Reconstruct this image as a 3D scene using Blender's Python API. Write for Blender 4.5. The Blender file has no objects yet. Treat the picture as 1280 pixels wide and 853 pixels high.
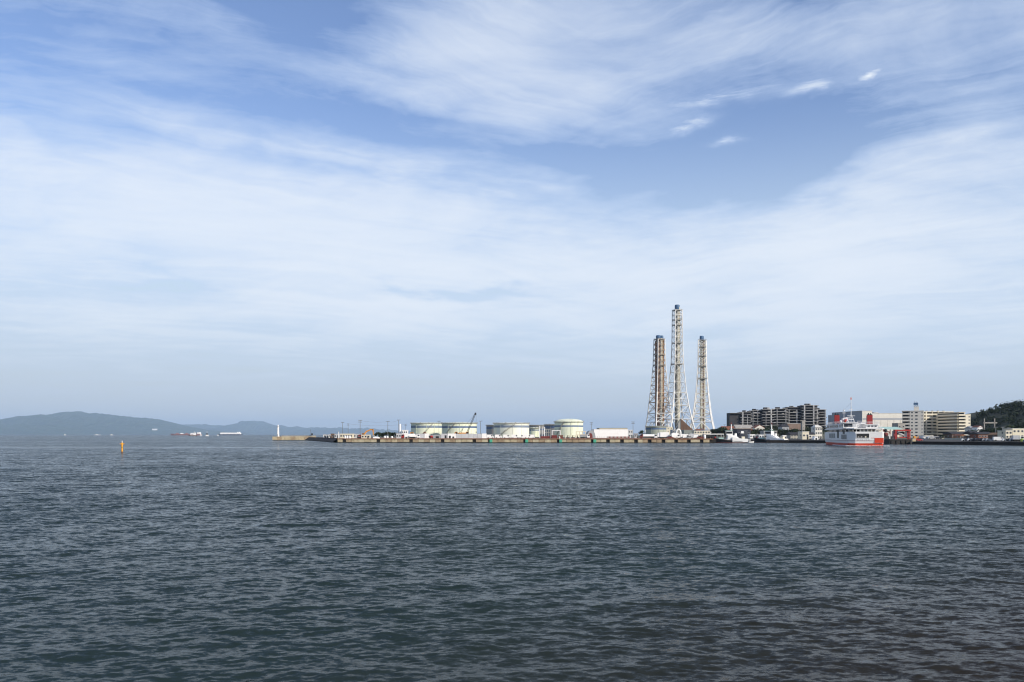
EXPOSURE = 0.0; SUN = 5.0; SUN_AZ = 131.0; SUN_EL = 29.0; SKY = 0.10
SKY_TINT = (1.36, 1.40, 1.66); LOWCLOUD = 0.25
HORIZON = (0.60, 0.665, 0.725); LOWSKY = (0.615, 0.74, 0.86)
CLOUD_THIN = (0.61, 0.74, 0.965); CLOUD_THICK = (0.83, 0.90, 1.0)
HAZE = 3.0e-5; HAZE_TOP = 780.0; HAZE_COL = (0.55, 0.73, 0.96, 1)
WAVE_SLOPE = 0.11; WAVE_DIR = 8; RIPPLE = 1.4; MID = 6.6; BIG = 4.0; WSPEC = 0.046; BIAS = 0.20; SLICK = 0.42
WATER_DEEP = (0.0155, 0.0265, 0.0255, 1); WATER_SHALLOW = (0.0215, 0.0185, 0.014, 1)
# px, py, rx, ry, rot, amount: where the cloud banks hang
BANKS = [
 (60, 235, 330, 95, -4, 0.66), (420, 275, 330, 75, -8, 0.70), (760, 315, 380, 55, 0, 0.74), (1150, 290, 330, 85, 10, 0.62),
 (1120, 215, 170, 40, 28, 0.45), (620, 70, 180, 100, -12, 0.9), (120, 60, 190, 30, -10, 0.35), (330, 60, 220, 40, -12, 0.30),
 (480, 390, 140, 30, -12, 0.45), (750, 410, 420, 50, 0, 0.32), (1250, 60, 180, 90, 0, 0.5), (980, 30, 240, 50, 0, 0.42), (640, 410, 1000, 90, 0, 0.30), (60, 400, 160, 20, 0, 0.3),
 (200, 400, 400, 70, 0, 0.3), (1150, 400, 300, 60, 0, 0.3),
 (850, 215, 190, 36, -4, -0.55), (430, 165, 230, 34, -10, -0.30), (330, 35, 130, 26, -8, -0.25), (720, 200, 160, 22, -4, -0.25), (600, 362, 75, 13, -6, -0.7), (225, 352, 48, 10, -6, -0.6), (45, 395, 70, 8, -4, -0.4), (480, 343, 40, 6, -14, -0.4), (510, 372, 62, 15, -14, 0.42), (640, 322, 90, 16, 0, -0.15), (40, 30, 90, 30, 0, -0.2), (1230, 130, 80, 40, 0, -0.2),
]
SMALL = [(900, 117, 72, 10, 8, 1.1), (850, 157, 32, 6.5, 6, 1.1), (1088, 92, 20, 5.5, 14, 1.1), (908, 175, 18, 4, 3, 0.8), (365, 117, 16, 8, 0, 0.5), (1010, 105, 44, 7, 8, 0.8)]
import bpy, math, random
import numpy as np
from mathutils import Vector, Matrix
random.seed(7)
rng = np.random.default_rng(11)
scene = bpy.context.scene
COL = scene.collection
F = 1067.0      # focal length in photograph pixels
CX, HY = 640.0, 543.4
CAMZ = 5.0
def X(px, Y): return (px - CX) / F * Y
def Z(py, Y): return CAMZ + (HY - py) / F * Y
def W(dpx, Y): return dpx / F * Y
R = math.radians

# ------------------------------------------------------------------ materials
MATS = {}
def mat(name, col, rough=0.7, metal=0.0, var=0.18, scale=0.6, spec=0.4, dirt=None, dirt_amt=0.0, stretch=(1, 1, 1)):
    """Principled material whose colour wanders a little by procedural noise; optional dirt of its own colour."""
    if name in MATS: return MATS[name]
    m = bpy.data.materials.new(name); m.use_nodes = True
    nt = m.node_tree; n = nt.nodes; l = nt.links
    b = n['Principled BSDF']
    b.inputs['Roughness'].default_value = rough; b.inputs['Metallic'].default_value = metal
    b.inputs['Specular IOR Level'].default_value = spec
    tc = n.new('ShaderNodeTexCoord'); mp = n.new('ShaderNodeMapping'); mp.inputs['Scale'].default_value = stretch
    l.new(tc.outputs['Object'], mp.inputs['Vector'])
    ns = n.new('ShaderNodeTexNoise'); ns.inputs['Scale'].default_value = scale; ns.inputs['Detail'].default_value = 5
    ns.inputs['Roughness'].default_value = 0.65
    l.new(mp.outputs['Vector'], ns.inputs['Vector'])
    rp = n.new('ShaderNodeValToRGB')
    c0 = [max(0, c * (1 - var)) for c in col]; c1 = [min(1, c * (1 + var)) for c in col]
    rp.color_ramp.elements[0].position = 0.3; rp.color_ramp.elements[1].position = 0.7
    rp.color_ramp.elements[0].color = (*c0, 1); rp.color_ramp.elements[1].color = (*c1, 1)
    l.new(ns.outputs['Fac'], rp.inputs['Fac'])
    out = rp.outputs['Color']
    if dirt is not None:
        n2 = n.new('ShaderNodeTexNoise'); n2.inputs['Scale'].default_value = scale * 2.3; n2.inputs['Detail'].default_value = 6
        n2.inputs['Roughness'].default_value = 0.7
        l.new(mp.outputs['Vector'], n2.inputs['Vector'])
        mr = n.new('ShaderNodeMapRange'); mr.inputs['From Min'].default_value = 0.5; mr.inputs['From Max'].default_value = 0.68
        mr.inputs['To Max'].default_value = dirt_amt
        l.new(n2.outputs['Fac'], mr.inputs['Value'])
        mx = n.new('ShaderNodeMix'); mx.data_type = 'RGBA'
        l.new(mr.outputs['Result'], mx.inputs['Factor']); l.new(out, mx.inputs['A']); mx.inputs['B'].default_value = (*dirt, 1)
        out = mx.outputs['Result']
    l.new(out, b.inputs['Base Color'])
    MATS[name] = m
    return m

# ------------------------------------------------------------------ mesh builder
class MB:
    def __init__(s): s.v = []; s.f = []
    def add(s, vs, fs):
        b = len(s.v); s.v += [tuple(p) for p in vs]; s.f += [tuple(b + i for i in f) for f in fs]; return s
    def box(s, x0, x1, y0, y1, z0, z1):
        vs = [(x0,y0,z0),(x1,y0,z0),(x1,y1,z0),(x0,y1,z0),(x0,y0,z1),(x1,y0,z1),(x1,y1,z1),(x0,y1,z1)]
        return s.add(vs, [(3,2,1,0),(4,5,6,7),(0,1,5,4),(1,2,6,5),(2,3,7,6),(3,0,4,7)])
    def prism(s, poly, y0, y1):
        """poly: (x,z) counter-clockwise seen from -y; extruded from y0 (front) to y1."""
        n = len(poly)
        vs = [(x, y0, z) for x, z in poly] + [(x, y1, z) for x, z in poly]
        fs = [tuple(range(n)), tuple(range(2*n-1, n-1, -1))]
        for i in range(n):
            j = (i+1) % n; fs.append((i, n+i, n+j, j))
        return s.add(vs, fs)
    def prism_x(s, poly, x0, x1):
        """poly: (y,z); extruded along x."""
        n = len(poly)
        vs = [(x0, y, z) for y, z in poly] + [(x1, y, z) for y, z in poly]
        fs = [tuple(range(n-1, -1, -1)), tuple(range(n, 2*n))]
        for i in range(n):
            j = (i+1) % n; fs.append((i, j, n+j, n+i))
        return s.add(vs, fs)
    def loft(s, rings, close=True):
        """rings: lists of equal point counts, closed loops."""
        n = len(rings[0]); b = len(s.v)
        for r in rings: s.v += [tuple(p) for p in r]
        for k in range(len(rings)-1):
            for i in range(n):
                j = (i+1) % n
                s.f.append((b+k*n+i, b+k*n+j, b+(k+1)*n+j, b+(k+1)*n+i))
        if close:
            s.f.append(tuple(b+i for i in range(n-1, -1, -1)))
            s.f.append(tuple(b+(len(rings)-1)*n+i for i in range(n)))
        return s
    def cyl(s, x, y, z0, z1, r0, r1=None, n=16):
        r1 = r0 if r1 is None else r1
        ring = lambda r, z: [(x+r*math.cos(2*math.pi*i/n), y+r*math.sin(2*math.pi*i/n), z) for i in range(n)]
        return s.loft([ring(r0, z0), ring(r1, z1)])
    def lathe(s, x, y, prof, n=32):
        ring = lambda r, z: [(x+r*math.cos(2*math.pi*i/n), y+r*math.sin(2*math.pi*i/n), z) for i in range(n)]
        return s.loft([ring(max(r, 1e-3), z) for r, z in prof])
    def tube(s, p0, p1, r, n=6, r1=None):
        p0, p1 = Vector(p0), Vector(p1); d = p1 - p0
        if d.length < 1e-6: return s
        d.normalize(); a = Vector((0,0,1)) if abs(d.z) < 0.9 else Vector((1,0,0))
        u = d.cross(a).normalized(); w = d.cross(u)
        r1 = r if r1 is None else r1
        ring = lambda p, rr: [p + (u*math.cos(2*math.pi*i/n) + w*math.sin(2*math.pi*i/n))*rr for i in range(n)]
        return s.loft([ring(p0, r), ring(p1, r1)])
    def path(s, pts, r, n=5):
        for a, b in zip(pts, pts[1:]): s.tube(a, b, r, n)
        return s
    def ball(s, x, y, z, r, rz=None, seg=10, rings=6):
        rz = rz or r
        prof = [(r*math.sin(math.pi*k/rings), z - rz*math.cos(math.pi*k/rings)) for k in range(rings+1)]
        return s.lathe(x, y, prof, seg)
    def build(s, name, m, parent=None, loc=(0,0,0), rotz=0.0, smooth=False):
        me = bpy.data.meshes.new(name)
        me.from_pydata(s.v, [], s.f); me.update()
        if m is not None: me.materials.append(m)
        if smooth:
            me.polygons.foreach_set('use_smooth', [True]*len(me.polygons))
            try: me.set_sharp_from_angle(angle=R(40))
            except Exception: pass
        o = bpy.data.objects.new(name, me); COL.objects.link(o)
        o.parent = parent; o.location = loc; o.rotation_euler = (0, 0, rotz)
        return o

def thing(name, label, cat, loc=(0,0,0), rotz=0.0, group=None):
    o = bpy.data.objects.new(name, None); COL.objects.link(o)
    o.location = loc; o.rotation_euler = (0, 0, rotz)
    o['label'] = label; o['category'] = cat
    if group: o['group'] = group
    return o
def tag(o, label, cat, group=None):
    o['label'] = label; o['category'] = cat
    if group: o['group'] = group
    return o
def struct(o, kind='structure'):
    o['kind'] = kind; return o
def dup(root, loc, rotz=None, label=None, group=None, scale=None):
    r = root.copy(); COL.objects.link(r); r.location = loc
    if rotz is not None: r.rotation_euler = (0, 0, rotz)
    if label: r['label'] = label
    if group: r['group'] = group
    if scale: r.scale = scale
    for ch in list(root.children):
        c = ch.copy(); COL.objects.link(c); c.parent = r
        for g in list(ch.children):
            d = g.copy(); COL.objects.link(d); d.parent = c
    return r
# ------------------------------------------------------------------ camera
cam = bpy.data.cameras.new('camera'); camo = bpy.data.objects.new('camera', cam); COL.objects.link(camo)
cam.sensor_width = 36.0; cam.lens = 36.0 * F / 1280.0
cam.shift_y = (HY - 426.5) / 1280.0
cam.clip_start = 0.1; cam.clip_end = 120000
camo.location = (0, 0, CAMZ); camo.rotation_euler = (R(90), 0, 0)
scene.camera = camo
scene.view_settings.view_transform = 'Standard'; scene.view_settings.look = 'None'
scene.view_settings.exposure = EXPOSURE; scene.view_settings.gamma = 1.0
scene.view_settings.use_curve_mapping = False
scene.render.engine = 'CYCLES'
scene.cycles.max_bounces = 6; scene.cycles.volume_bounces = 1
scene.cycles.sample_clamp_indirect = 6.0
scene.cycles.pixel_filter_type = 'BLACKMAN_HARRIS'; scene.cycles.filter_width = 1.15

# ------------------------------------------------------------------ sun and sky
sl = bpy.data.lights.new('sun', 'SUN'); sl.energy = SUN; sl.angle = R(0.53); sl.color = (1.0, 0.91, 0.78)
so = bpy.data.objects.new('sun', sl); COL.objects.link(so)
sd = Vector((math.sin(R(SUN_AZ)) * math.cos(R(SUN_EL)), math.cos(R(SUN_AZ)) * math.cos(R(SUN_EL)), math.sin(R(SUN_EL))))
so.rotation_euler = (-sd).to_track_quat('-Z', 'Y').to_euler()
so.location = (0, 0, 400)

w = bpy.data.worlds.new('World'); scene.world = w; w.use_nodes = True
nt = w.node_tree; N = nt.nodes; L = nt.links
for q in list(N): N.remove(q)
def node(t, **kw):
    q = N.new(t)
    for k, v in kw.items(): setattr(q, k, v)
    return q
def val(sock, v):
    if isinstance(v, (int, float)): sock.default_value = v
    elif isinstance(v, (tuple, list)): sock.default_value = v
    else: L.new(v, sock)
def M(op, a, b=None, c=None, clamp=False):
    q = node('ShaderNodeMath', operation=op); q.use_clamp = clamp
    val(q.inputs[0], a)
    if b is not None: val(q.inputs[1], b)
    if c is not None: val(q.inputs[2], c)
    return q.outputs[0]
def VM(op, a, b=None):
    q = node('ShaderNodeVectorMath', operation=op); val(q.inputs[0], a)
    if b is not None: val(q.inputs[1], b)
    return q.outputs[0]
def NOISE(vec, scale, detail=6, rough=0.55, dist=0.0):
    q = node('ShaderNodeTexNoise'); val(q.inputs['Vector'], vec)
    q.inputs['Scale'].default_value = scale; q.inputs['Detail'].default_value = detail
    q.inputs['Roughness'].default_value = rough; q.inputs['Distortion'].default_value = dist
    return q
def RANGE(v, a, b, c=0.0, d=1.0, smooth=True):
    q = node('ShaderNodeMapRange'); q.interpolation_type = 'SMOOTHSTEP' if smooth else 'LINEAR'
    val(q.inputs['Value'], v); q.inputs['From Min'].default_value = a; q.inputs['From Max'].default_value = b
    q.inputs['To Min'].default_value = c; q.inputs['To Max'].default_value = d
    return q.outputs['Result']
def MIX(f, a, b):
    q = node('ShaderNodeMix'); q.data_type = 'RGBA'
    val(q.inputs['Factor'], f); val(q.inputs['A'], a); val(q.inputs['B'], b)
    return q.outputs['Result']
sky = node('ShaderNodeTexSky', sky_type='NISHITA'); sky.sun_disc = False
sky.sun_elevation = R(SUN_EL); sky.sun_rotation = R(SUN_AZ)
sky.altitude = 0; sky.air_density = 1.0; sky.dust_density = 0.4; sky.ozone_density = 1.0
tc = node('ShaderNodeTexCoord'); sep = node('ShaderNodeSeparateXYZ'); L.new(tc.outputs['Generated'], sep.inputs[0])
dx, dy, dz = sep.outputs
az = M('ARCTAN2', dx, dy); el = M('ARCSINE', dz)
# coordinates on a flat cloud sheet overhead
zz = M('ADD', M('MAXIMUM', dz, 0.0), 0.16)
comb = node('ShaderNodeCombineXYZ'); L.new(M('DIVIDE', dx, zz), comb.inputs[0]); L.new(M('DIVIDE', dy, zz), comb.inputs[1])
sheet = comb.outputs[0]
warp = NOISE(sheet, 1.1, 5, 0.6)
# cloud banks: soft ellipses in azimuth / elevation with edges ragged by noise
ae = node('ShaderNodeCombineXYZ'); L.new(az, ae.inputs[0]); L.new(el, ae.inputs[1])
wv = VM('MULTIPLY', VM('SUBTRACT', warp.outputs['Color'], (0.5, 0.5, 0.5)), (0.30, 0.16, 0.0))
wf = NOISE(sheet, 5.0, 5, 0.6)
wv2 = VM('MULTIPLY', VM('SUBTRACT', wf.outputs['Color'], (0.5, 0.5, 0.5)), (0.07, 0.035, 0.0))
aew = VM('ADD', VM('ADD', ae.outputs[0], wv), wv2)
def bank(acc, px, py, rx, ry, rot, amp, src=None):
    a0 = math.atan((px - CX) / F); c = math.cos(a0); e0 = math.atan((HY - py) / F * c)
    mp = node('ShaderNodeMapping', vector_type='TEXTURE')
    L.new(src or aew, mp.inputs['Vector'])
    mp.inputs['Location'].default_value = (a0, e0, 0); mp.inputs['Rotation'].default_value = (0, 0, R(rot))
    mp.inputs['Scale'].default_value = (rx / F * c * c, ry / F * c, 1)
    d = node('ShaderNodeVectorMath', operation='DOT_PRODUCT'); L.new(mp.outputs[0], d.inputs[0]); L.new(mp.outputs[0], d.inputs[1])
    e = M('EXPONENT', M('MULTIPLY', d.outputs['Value'], -1.0))
    return M('MULTIPLY_ADD', e, amp, acc)
acc = 0.0
for b in BANKS: acc = bank(acc, *b)
# fibrous streaks of cirrus, long in one direction on the sheet
def streak(theta, sx, sy):
    m1 = node('ShaderNodeMapping'); L.new(sheet, m1.inputs['Vector']); m1.inputs['Rotation'].default_value = (0, 0, R(-theta))
    m2 = node('ShaderNodeMapping'); L.new(m1.outputs[0], m2.inputs['Vector']); m2.inputs['Scale'].default_value = (sx, sy, 1)
    return m2.outputs[0]
wob = VM('MULTIPLY', warp.outputs['Color'], (0.5, 0.9, 0))
fibl = NOISE(VM('ADD', streak(26, 0.34, 2.3), wob), 2.4, 12, 0.66, 0.35).outputs['Fac']
fibr = NOISE(VM('ADD', streak(-34, 0.34, 2.3), wob), 2.4, 12, 0.66, 0.35).outputs['Fac']
fsel = RANGE(az, -0.06, 0.24)
fmix = M('ADD', M('MULTIPLY', fibl, M('SUBTRACT', 1.0, fsel)), M('MULTIPLY', fibr, fsel))
mp2 = node('ShaderNodeMapping'); L.new(sheet, mp2.inputs['Vector'])
mp2.inputs['Rotation'].default_value = (0, 0, R(12)); mp2.inputs['Scale'].default_value = (0.8, 1.3, 1)
soft = NOISE(mp2.outputs[0], 2.2, 10, 0.62, 0.5)
dens = M('ADD', acc, M('ADD', M('MULTIPLY', M('SUBTRACT', fmix, 0.5), 1.6), M('MULTIPLY', M('SUBTRACT', soft.outputs['Fac'], 0.5), 1.5)))
dens = M('ADD', dens, RANGE(el, R(27), R(45), 0.0, 0.3))  # extra unseen cloud overhead, added to whiten what the water mirrors
dens = M('SUBTRACT', 1.0, M('EXPONENT', M('MULTIPLY', M('MAXIMUM', M('SUBTRACT', dens, 0.03), 0.0), -1.5)))
sm = acc2 = 0.0
for b in SMALL: acc2 = bank(acc2, *b, src=VM('ADD', VM('ADD', ae.outputs[0], wv2), VM('MULTIPLY', wv, (0.2, 0.2, 0))))
small = M('MULTIPLY', acc2, RANGE(NOISE(streak(-20, 0.5, 1.6), 7.0, 8, 0.65, 0.4).outputs['Fac'], 0.3, 0.65), clamp=True)
dens = M('MAXIMUM', dens, small)
# thin cloud is bluish-white, thick cloud white
K = 1.0 / SKY
thin = tuple(c * K for c in CLOUD_THIN) + (1,); thick = tuple(c * K for c in CLOUD_THICK) + (1,)
ccol = MIX(RANGE(dens, 0.3, 0.92), thin, thick)
tint = node('ShaderNodeMix'); tint.data_type = 'RGBA'; tint.blend_type = 'MULTIPLY'; tint.inputs['Factor'].default_value = 1.0
L.new(sky.outputs[0], tint.inputs['A']); tint.inputs['B'].default_value = (*SKY_TINT, 1)
hcol = tuple(c * K for c in HORIZON) + (1,)
lcol = tuple(c * K for c in LOWSKY) + (1,)
skc = MIX(RANGE(el, R(5), R(22), 1.0, 0.0), tint.outputs['Result'], MIX(RANGE(el, R(0), R(7.5)), hcol, lcol))
col = MIX(M('MULTIPLY', dens, RANGE(el, R(1.5), R(9), LOWCLOUD, 1.0)), skc, ccol)
bg = node('ShaderNodeBackground'); L.new(col, bg.inputs['Color']); bg.inputs['Strength'].default_value = SKY
wo = node('ShaderNodeOutputWorld'); L.new(bg.outputs[0], wo.inputs['Surface'])

# ------------------------------------------------------------------ water
NR, NC = 1150, 680
rows = [-90, -50, -20, -5, 4, 10] + list(np.geomspace(14, 420, NR)) + list(np.geomspace(450, 70000, 50))
u = np.linspace(-1, 1, NC); u = np.concatenate([[-8, -5, -3, -2, -1.5, -1.2], u, [1.2, 1.5, 2, 3, 5, 8]])
Yr = np.array(rows); wid = 0.66 * np.maximum(Yr, 11) + 4
gx = (wid[:, None] * u[None, :]); gy = np.repeat(Yr[:, None], len(u), 1)
drow = np.gradient(Yr); dcol = wid * 2 / NC
px_, py_, pz_ = gx.copy(), gy.copy(), np.zeros_like(gx)
inside = (np.abs(u) <= 1.0001).astype(float)[None, :]
miss = np.zeros(len(Yr))
NW = 130; lam = np.exp(rng.uniform(np.log(0.22), np.log(3.6), NW)); tot = WAVE_SLOPE
s_i = tot * math.sqrt(2 / NW) * np.where(lam > 1.5, 0.78, 0.9) * np.where(lam < 0.8, 1.15, 0.95)
th = rng.normal(R(WAVE_DIR), R(44), NW); ph = rng.uniform(0, 2 * np.pi, NW)
# gusts: patches where the chop is stronger or weaker
gust = np.ones_like(gx)
for _ in range(14):
    l = rng.uniform(9, 60); t = rng.uniform(0, 2 * np.pi)
    gust += 0.06 * np.sin(2 * np.pi / l * (gx * math.cos(t) * 0.6 + gy * math.sin(t)) + rng.uniform(0, 6.28))
gust = np.clip(gust, 0.35, 1.7)
near = (Yr > 9)
for i in range(NW):
    k = 2 * np.pi / lam[i]; cx_, sx_ = math.sin(th[i]), -math.cos(th[i])
    fade = np.clip((lam[i] / np.maximum(np.maximum(drow, dcol), 1e-3) - 2.6) / 2.5, 0, 1) * near * np.clip((400 - Yr) / 60, 0, 1)
    miss += (s_i[i] ** 2 / 2) * (1 - fade ** 2)
    sel = fade > 0
    if not sel.any(): continue
    A = s_i[i] / k * fade[sel][:, None] * inside * gust[sel]
    p = k * (gx[sel] * cx_ + gy[sel] * sx_) + ph[i]
    pz_[sel] += A * np.cos(p); px_[sel] -= A * cx_ * np.sin(p) * 1.15; py_[sel] -= A * sx_ * np.sin(p) * 1.15
nr, nc = gx.shape
co = np.stack([px_, py_, pz_], -1).reshape(-1, 3).astype(np.float32)
ii = np.arange(nr * nc).reshape(nr, nc)
q = np.stack([ii[:-1, :-1], ii[:-1, 1:], ii[1:, 1:], ii[1:, :-1]], -1).reshape(-1, 4).astype(np.int32)
me = bpy.data.meshes.new('sea_water')
me.vertices.add(len(co)); me.vertices.foreach_set('co', co.ravel())
me.loops.add(q.size); me.loops.foreach_set('vertex_index', q.ravel())
me.polygons.add(len(q)); me.polygons.foreach_set('loop_start', np.arange(0, q.size, 4, dtype=np.int32))
me.polygons.foreach_set('loop_total', np.full(len(q), 4, dtype=np.int32))
me.polygons.foreach_set('use_smooth', np.ones(len(q), dtype=bool))
me.update(); me.validate()
at = me.attributes.new('chop', 'FLOAT', 'POINT')
mm = np.sqrt(miss)[:, None] * np.ones_like(gx)
mm = np.where(np.abs(u)[None, :] > 1.0001, tot, mm)
at.data.foreach_set('value', mm.astype(np.float32).ravel())
sea = bpy.data.objects.new('sea_water', me); COL.objects.link(sea); struct(sea)

wm = bpy.data.materials.new('sea_water'); wm.use_nodes = True; me.materials.append(wm)
nt = wm.node_tree; N = nt.nodes; L = nt.links
bs = N['Principled BSDF']
bs.inputs['Roughness'].default_value = 0.04; bs.inputs['IOR'].default_value = 1.333; bs.inputs['Specular IOR Level'].default_value = WSPEC
geo = node('ShaderNodeNewGeometry'); pos = geo.outputs['Position']
chop = node('ShaderNodeAttribute', attribute_name='chop').outputs['Fac']
def stretch(v, sx, sy, rot=0):
    m_ = node('ShaderNodeMapping'); L.new(v, m_.inputs['Vector']); m_.inputs['Scale'].default_value = (sx, sy, 0.0)
    m_.inputs['Rotation'].default_value = (0, 0, R(rot)); return m_.outputs[0]
half = (0.5, 0.5, 0.5)
def slope(v, scale, detail, rough):
    return VM('SUBTRACT', NOISE(v, scale, detail, rough, 0.15).outputs['Color'], half)
def SC(v, f):
    q_ = node('ShaderNodeVectorMath', operation='SCALE'); L.new(v, q_.inputs[0]); val(q_.inputs['Scale'], f); return q_.outputs[0]
ripple = SC(slope(stretch(pos, 0.75, 1.35, 6), 3.4, 5, 0.72), M('MULTIPLY_ADD', chop, RIPPLE * 2.5, RIPPLE * 0.75))           # hand-sized wind ripples everywhere
mid = SC(slope(stretch(pos, 0.8, 1.15, 5), 0.6, 3, 0.72), M('MULTIPLY', chop, MID))          # waves of a metre or two
big = SC(slope(stretch(pos, 0.5, 0.9, 4), 0.12, 4, 0.80), M('MULTIPLY', chop, BIG))          # swell and gust groups far off
# slicks: long calm bands lying across the bay
sl_n = NOISE(stretch(pos, 0.0011, 0.011, 1.5), 1.0, 3, 0.5).outputs['Fac']
sepw = node('ShaderNodeSeparateXYZ'); L.new(pos, sepw.inputs[0])
yline = M('MULTIPLY_ADD', sepw.outputs[0], 0.055, sepw.outputs[1])
yl = M('ADD', yline, M('MULTIPLY', M('SUBTRACT', NOISE(stretch(pos, 0.006, 0.0, 0), 1.0, 4, 0.6).outputs['Fac'], 0.5), 40))
band = M('EXPONENT', M('MULTIPLY', M('POWER', M('DIVIDE', M('SUBTRACT', yl, 322), 24), 2.0), -1.0))
band2 = M('EXPONENT', M('MULTIPLY', M('POWER', M('DIVIDE', M('SUBTRACT', yl, 1150), 160), 2.0), -1.0))
far_n = RANGE(sl_n, 0.5, 0.7)
calm = M('MULTIPLY', M('MAXIMUM', M('MULTIPLY', band, SLICK), M('MAXIMUM', M('MULTIPLY', band2, 0.15), M('MULTIPLY', far_n, 0.25))), 1.0, clamp=True)
gain = M('SUBTRACT', 1.0, calm)
slo = SC(VM('ADD', VM('ADD', ripple, mid), big), gain)
slo = VM('MULTIPLY', slo, (0.8, 1.0, 0.0))
bi = node('ShaderNodeCombineXYZ'); L.new(M('MULTIPLY', M('MULTIPLY', chop, -BIAS/0.15), gain), bi.inputs[1])
slo = VM('ADD', slo, bi.outputs[0])   # of a choppy sea seen flat, the wave faces turned to this shore are what shows
nrm = VM('NORMALIZE', VM('ADD', geo.outputs['Normal'], slo))
L.new(nrm, bs.inputs['Normal'])
# shallow sandy bottom towards the right-hand shore, deep grey-green elsewhere
sh = M('MULTIPLY_ADD', sepw.outputs[0], 1.0, M('MULTIPLY', sepw.outputs[1], -1.0))
sh = M('ADD', sh, M('MULTIPLY', M('SUBTRACT', NOISE(stretch(pos, 0.03, 0.06), 1.0, 3, 0.5).outputs['Fac'], 0.5), 24))
shallow = RANGE(sh, -27, -5)
L.new(MIX(shallow, WATER_DEEP, WATER_SHALLOW), bs.inputs['Base Color'])

# ------------------------------------------------------------------ far hills across the bay
def rock(name, c, var=0.25, scale=0.002, pale=None):
    return mat(name, c, 0.95, var=var, scale=scale, spec=0.1, dirt=pale, dirt_amt=0.5 if pale else 0)
def ridge(name, pts, Y, depth, m, foot=1.0, rough=14.0, seed=0):
    """a range of hills: ridge line through the given (px, py) at distance Y, slopes falling to the shore in front and behind."""
    r_ = random.Random(seed)
    xs = [p[0] for p in pts]; n = int((xs[-1] - xs[0]) * 2.2)
    rowsN = 22; mb = MB(); grid = []
    P = [[r_.uniform(0, 6.28), r_.uniform(0.004, 0.03), r_.uniform(0, 6.28), r_.uniform(0.2, 1.0)] for _ in range(12)]
    for j in range(rowsN + 1):
        t = j / rowsN * 1.6          # 0 shore, 1 ridge, 1.6 behind
        row = []
        for i in range(n + 1):
            px = xs[0] + (xs[-1] - xs[0]) * i / n
            py = np.interp(px, xs, [p[1] for p in pts]) + .65*math.sin(px*.71+seed) + .5*math.sin(px*1.63+2*seed) + .3*math.sin(px*.33+seed*3); h = Z(py, Y)
            g = (t ** 0.8 if t <= 1 else 1 - (t - 1) * 0.8)
            y = Y + (t - 1) * depth; x = X(px, Y)
            d = sum(a[3] * math.sin(x * a[1] * 0.35 + y * a[1] * 0.5 + a[0]) for a in P) * 0.12
            z = h * (g + (d * 2.2 * g * (1 - g) if t <= 1 else 0)) + (r_.uniform(-1, 1) * rough * 0.22 if 0.1 < t else 0)
            if j == 0: z = -2.0
            row.append((x, y, max(z, -2)))
        grid.append(row)
    for j in range(rowsN):
        for i in range(n):
            b = len(mb.v)
    nn = n + 1
    vs = [p for row in grid for p in row]
    fs = [(j*nn+i, j*nn+i+1, (j+1)*nn+i+1, (j+1)*nn+i) for j in range(rowsN) for i in range(n)]
    mb.add(vs, fs)
    return struct(mb.build(name, m, smooth=True))
forest = rock('far_forest', (0.040, 0.060, 0.035), 0.35, 0.004, pale=(0.12, 0.11, 0.085))
ridge('hills', [(-160,534),(-60,528),(0,525),(28,526),(40,521.5),(45,519.3),(63,519.3),(78,516.5),(86,514.5),(100,515.2),(110,517),(120,516.8),(135,518.5),(160,521.5),(185,523.2),(200,525.5),(212,530),(230,534.5),(262,540),(290,543.8)], 26000, 4800, forest, rough=10, seed=3)
ridge('hills', [(-150,538),(-20,533.5),(30,531),(60,532.8),(85,535),(104,538.5),(125,543.6)], 22000, 1900, forest, rough=6, seed=9)
ridge('hills', [(196,533),(216,531),(239,531.5),(252,530.8),(283,533.5),(296,532.8),(305,529),(313,526),(318,526.5),(325,526.4),(334,530),(345,532.8),(352,532.3),(362,535.2),(373,533.8),(386,536),(393,534.8),(412,535.6),(424,535.2),(445,536.5),(457,535.4),(478,537.6),(496,538.5),(530,540.5),(580,542),(640,543.3)], 38000, 5500, forest, rough=12, seed=5)

# ------------------------------------------------------------------ air
hz = MB(); hz.box(-50000, 50000, -1500, 50000, -3.0, HAZE_TOP)
hm = bpy.data.materials.new('haze'); hm.use_nodes = True
hn = hm.node_tree.nodes; hl = hm.node_tree.links; hn.remove(hn['Principled BSDF'])
pv = hn.new('ShaderNodeVolumePrincipled'); pv.inputs['Color'].default_value = HAZE_COL; pv.inputs['Density'].default_value = HAZE
pv.inputs['Anisotropy'].default_value = 0.0
hl.new(pv.outputs[0], hn['Material Output'].inputs['Volume'])
if HAZE > 0:
    ho = hz.build('haze', hm); struct(ho, 'stuff')
# ------------------------------------------------------------------ shared materials and makers
G = 2.5
m_white = mat('white_paint', (0.84, 0.83, 0.80), 0.45, var=0.06, scale=0.5, dirt=(0.45, 0.40, 0.33), dirt_amt=0.25)
m_offwhite = mat('off_white_wall', (0.66, 0.63, 0.56), 0.8, var=0.08, scale=0.25, dirt=(0.40, 0.36, 0.30), dirt_amt=0.35)
m_cream = mat('cream_render', (0.66, 0.60, 0.46), 0.85, var=0.08, scale=0.25, dirt=(0.42, 0.37, 0.28), dirt_amt=0.3)
m_grey = mat('grey_metal', (0.30, 0.31, 0.32), 0.6, var=0.15, scale=0.5)
m_lgrey = mat('light_grey_metal', (0.50, 0.51, 0.52), 0.6, var=0.12, scale=0.5, dirt=(0.3, 0.28, 0.25), dirt_amt=0.4)
m_dark = mat('dark_metal', (0.016, 0.016, 0.016), 0.6, var=0.3, scale=0.6)
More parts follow.
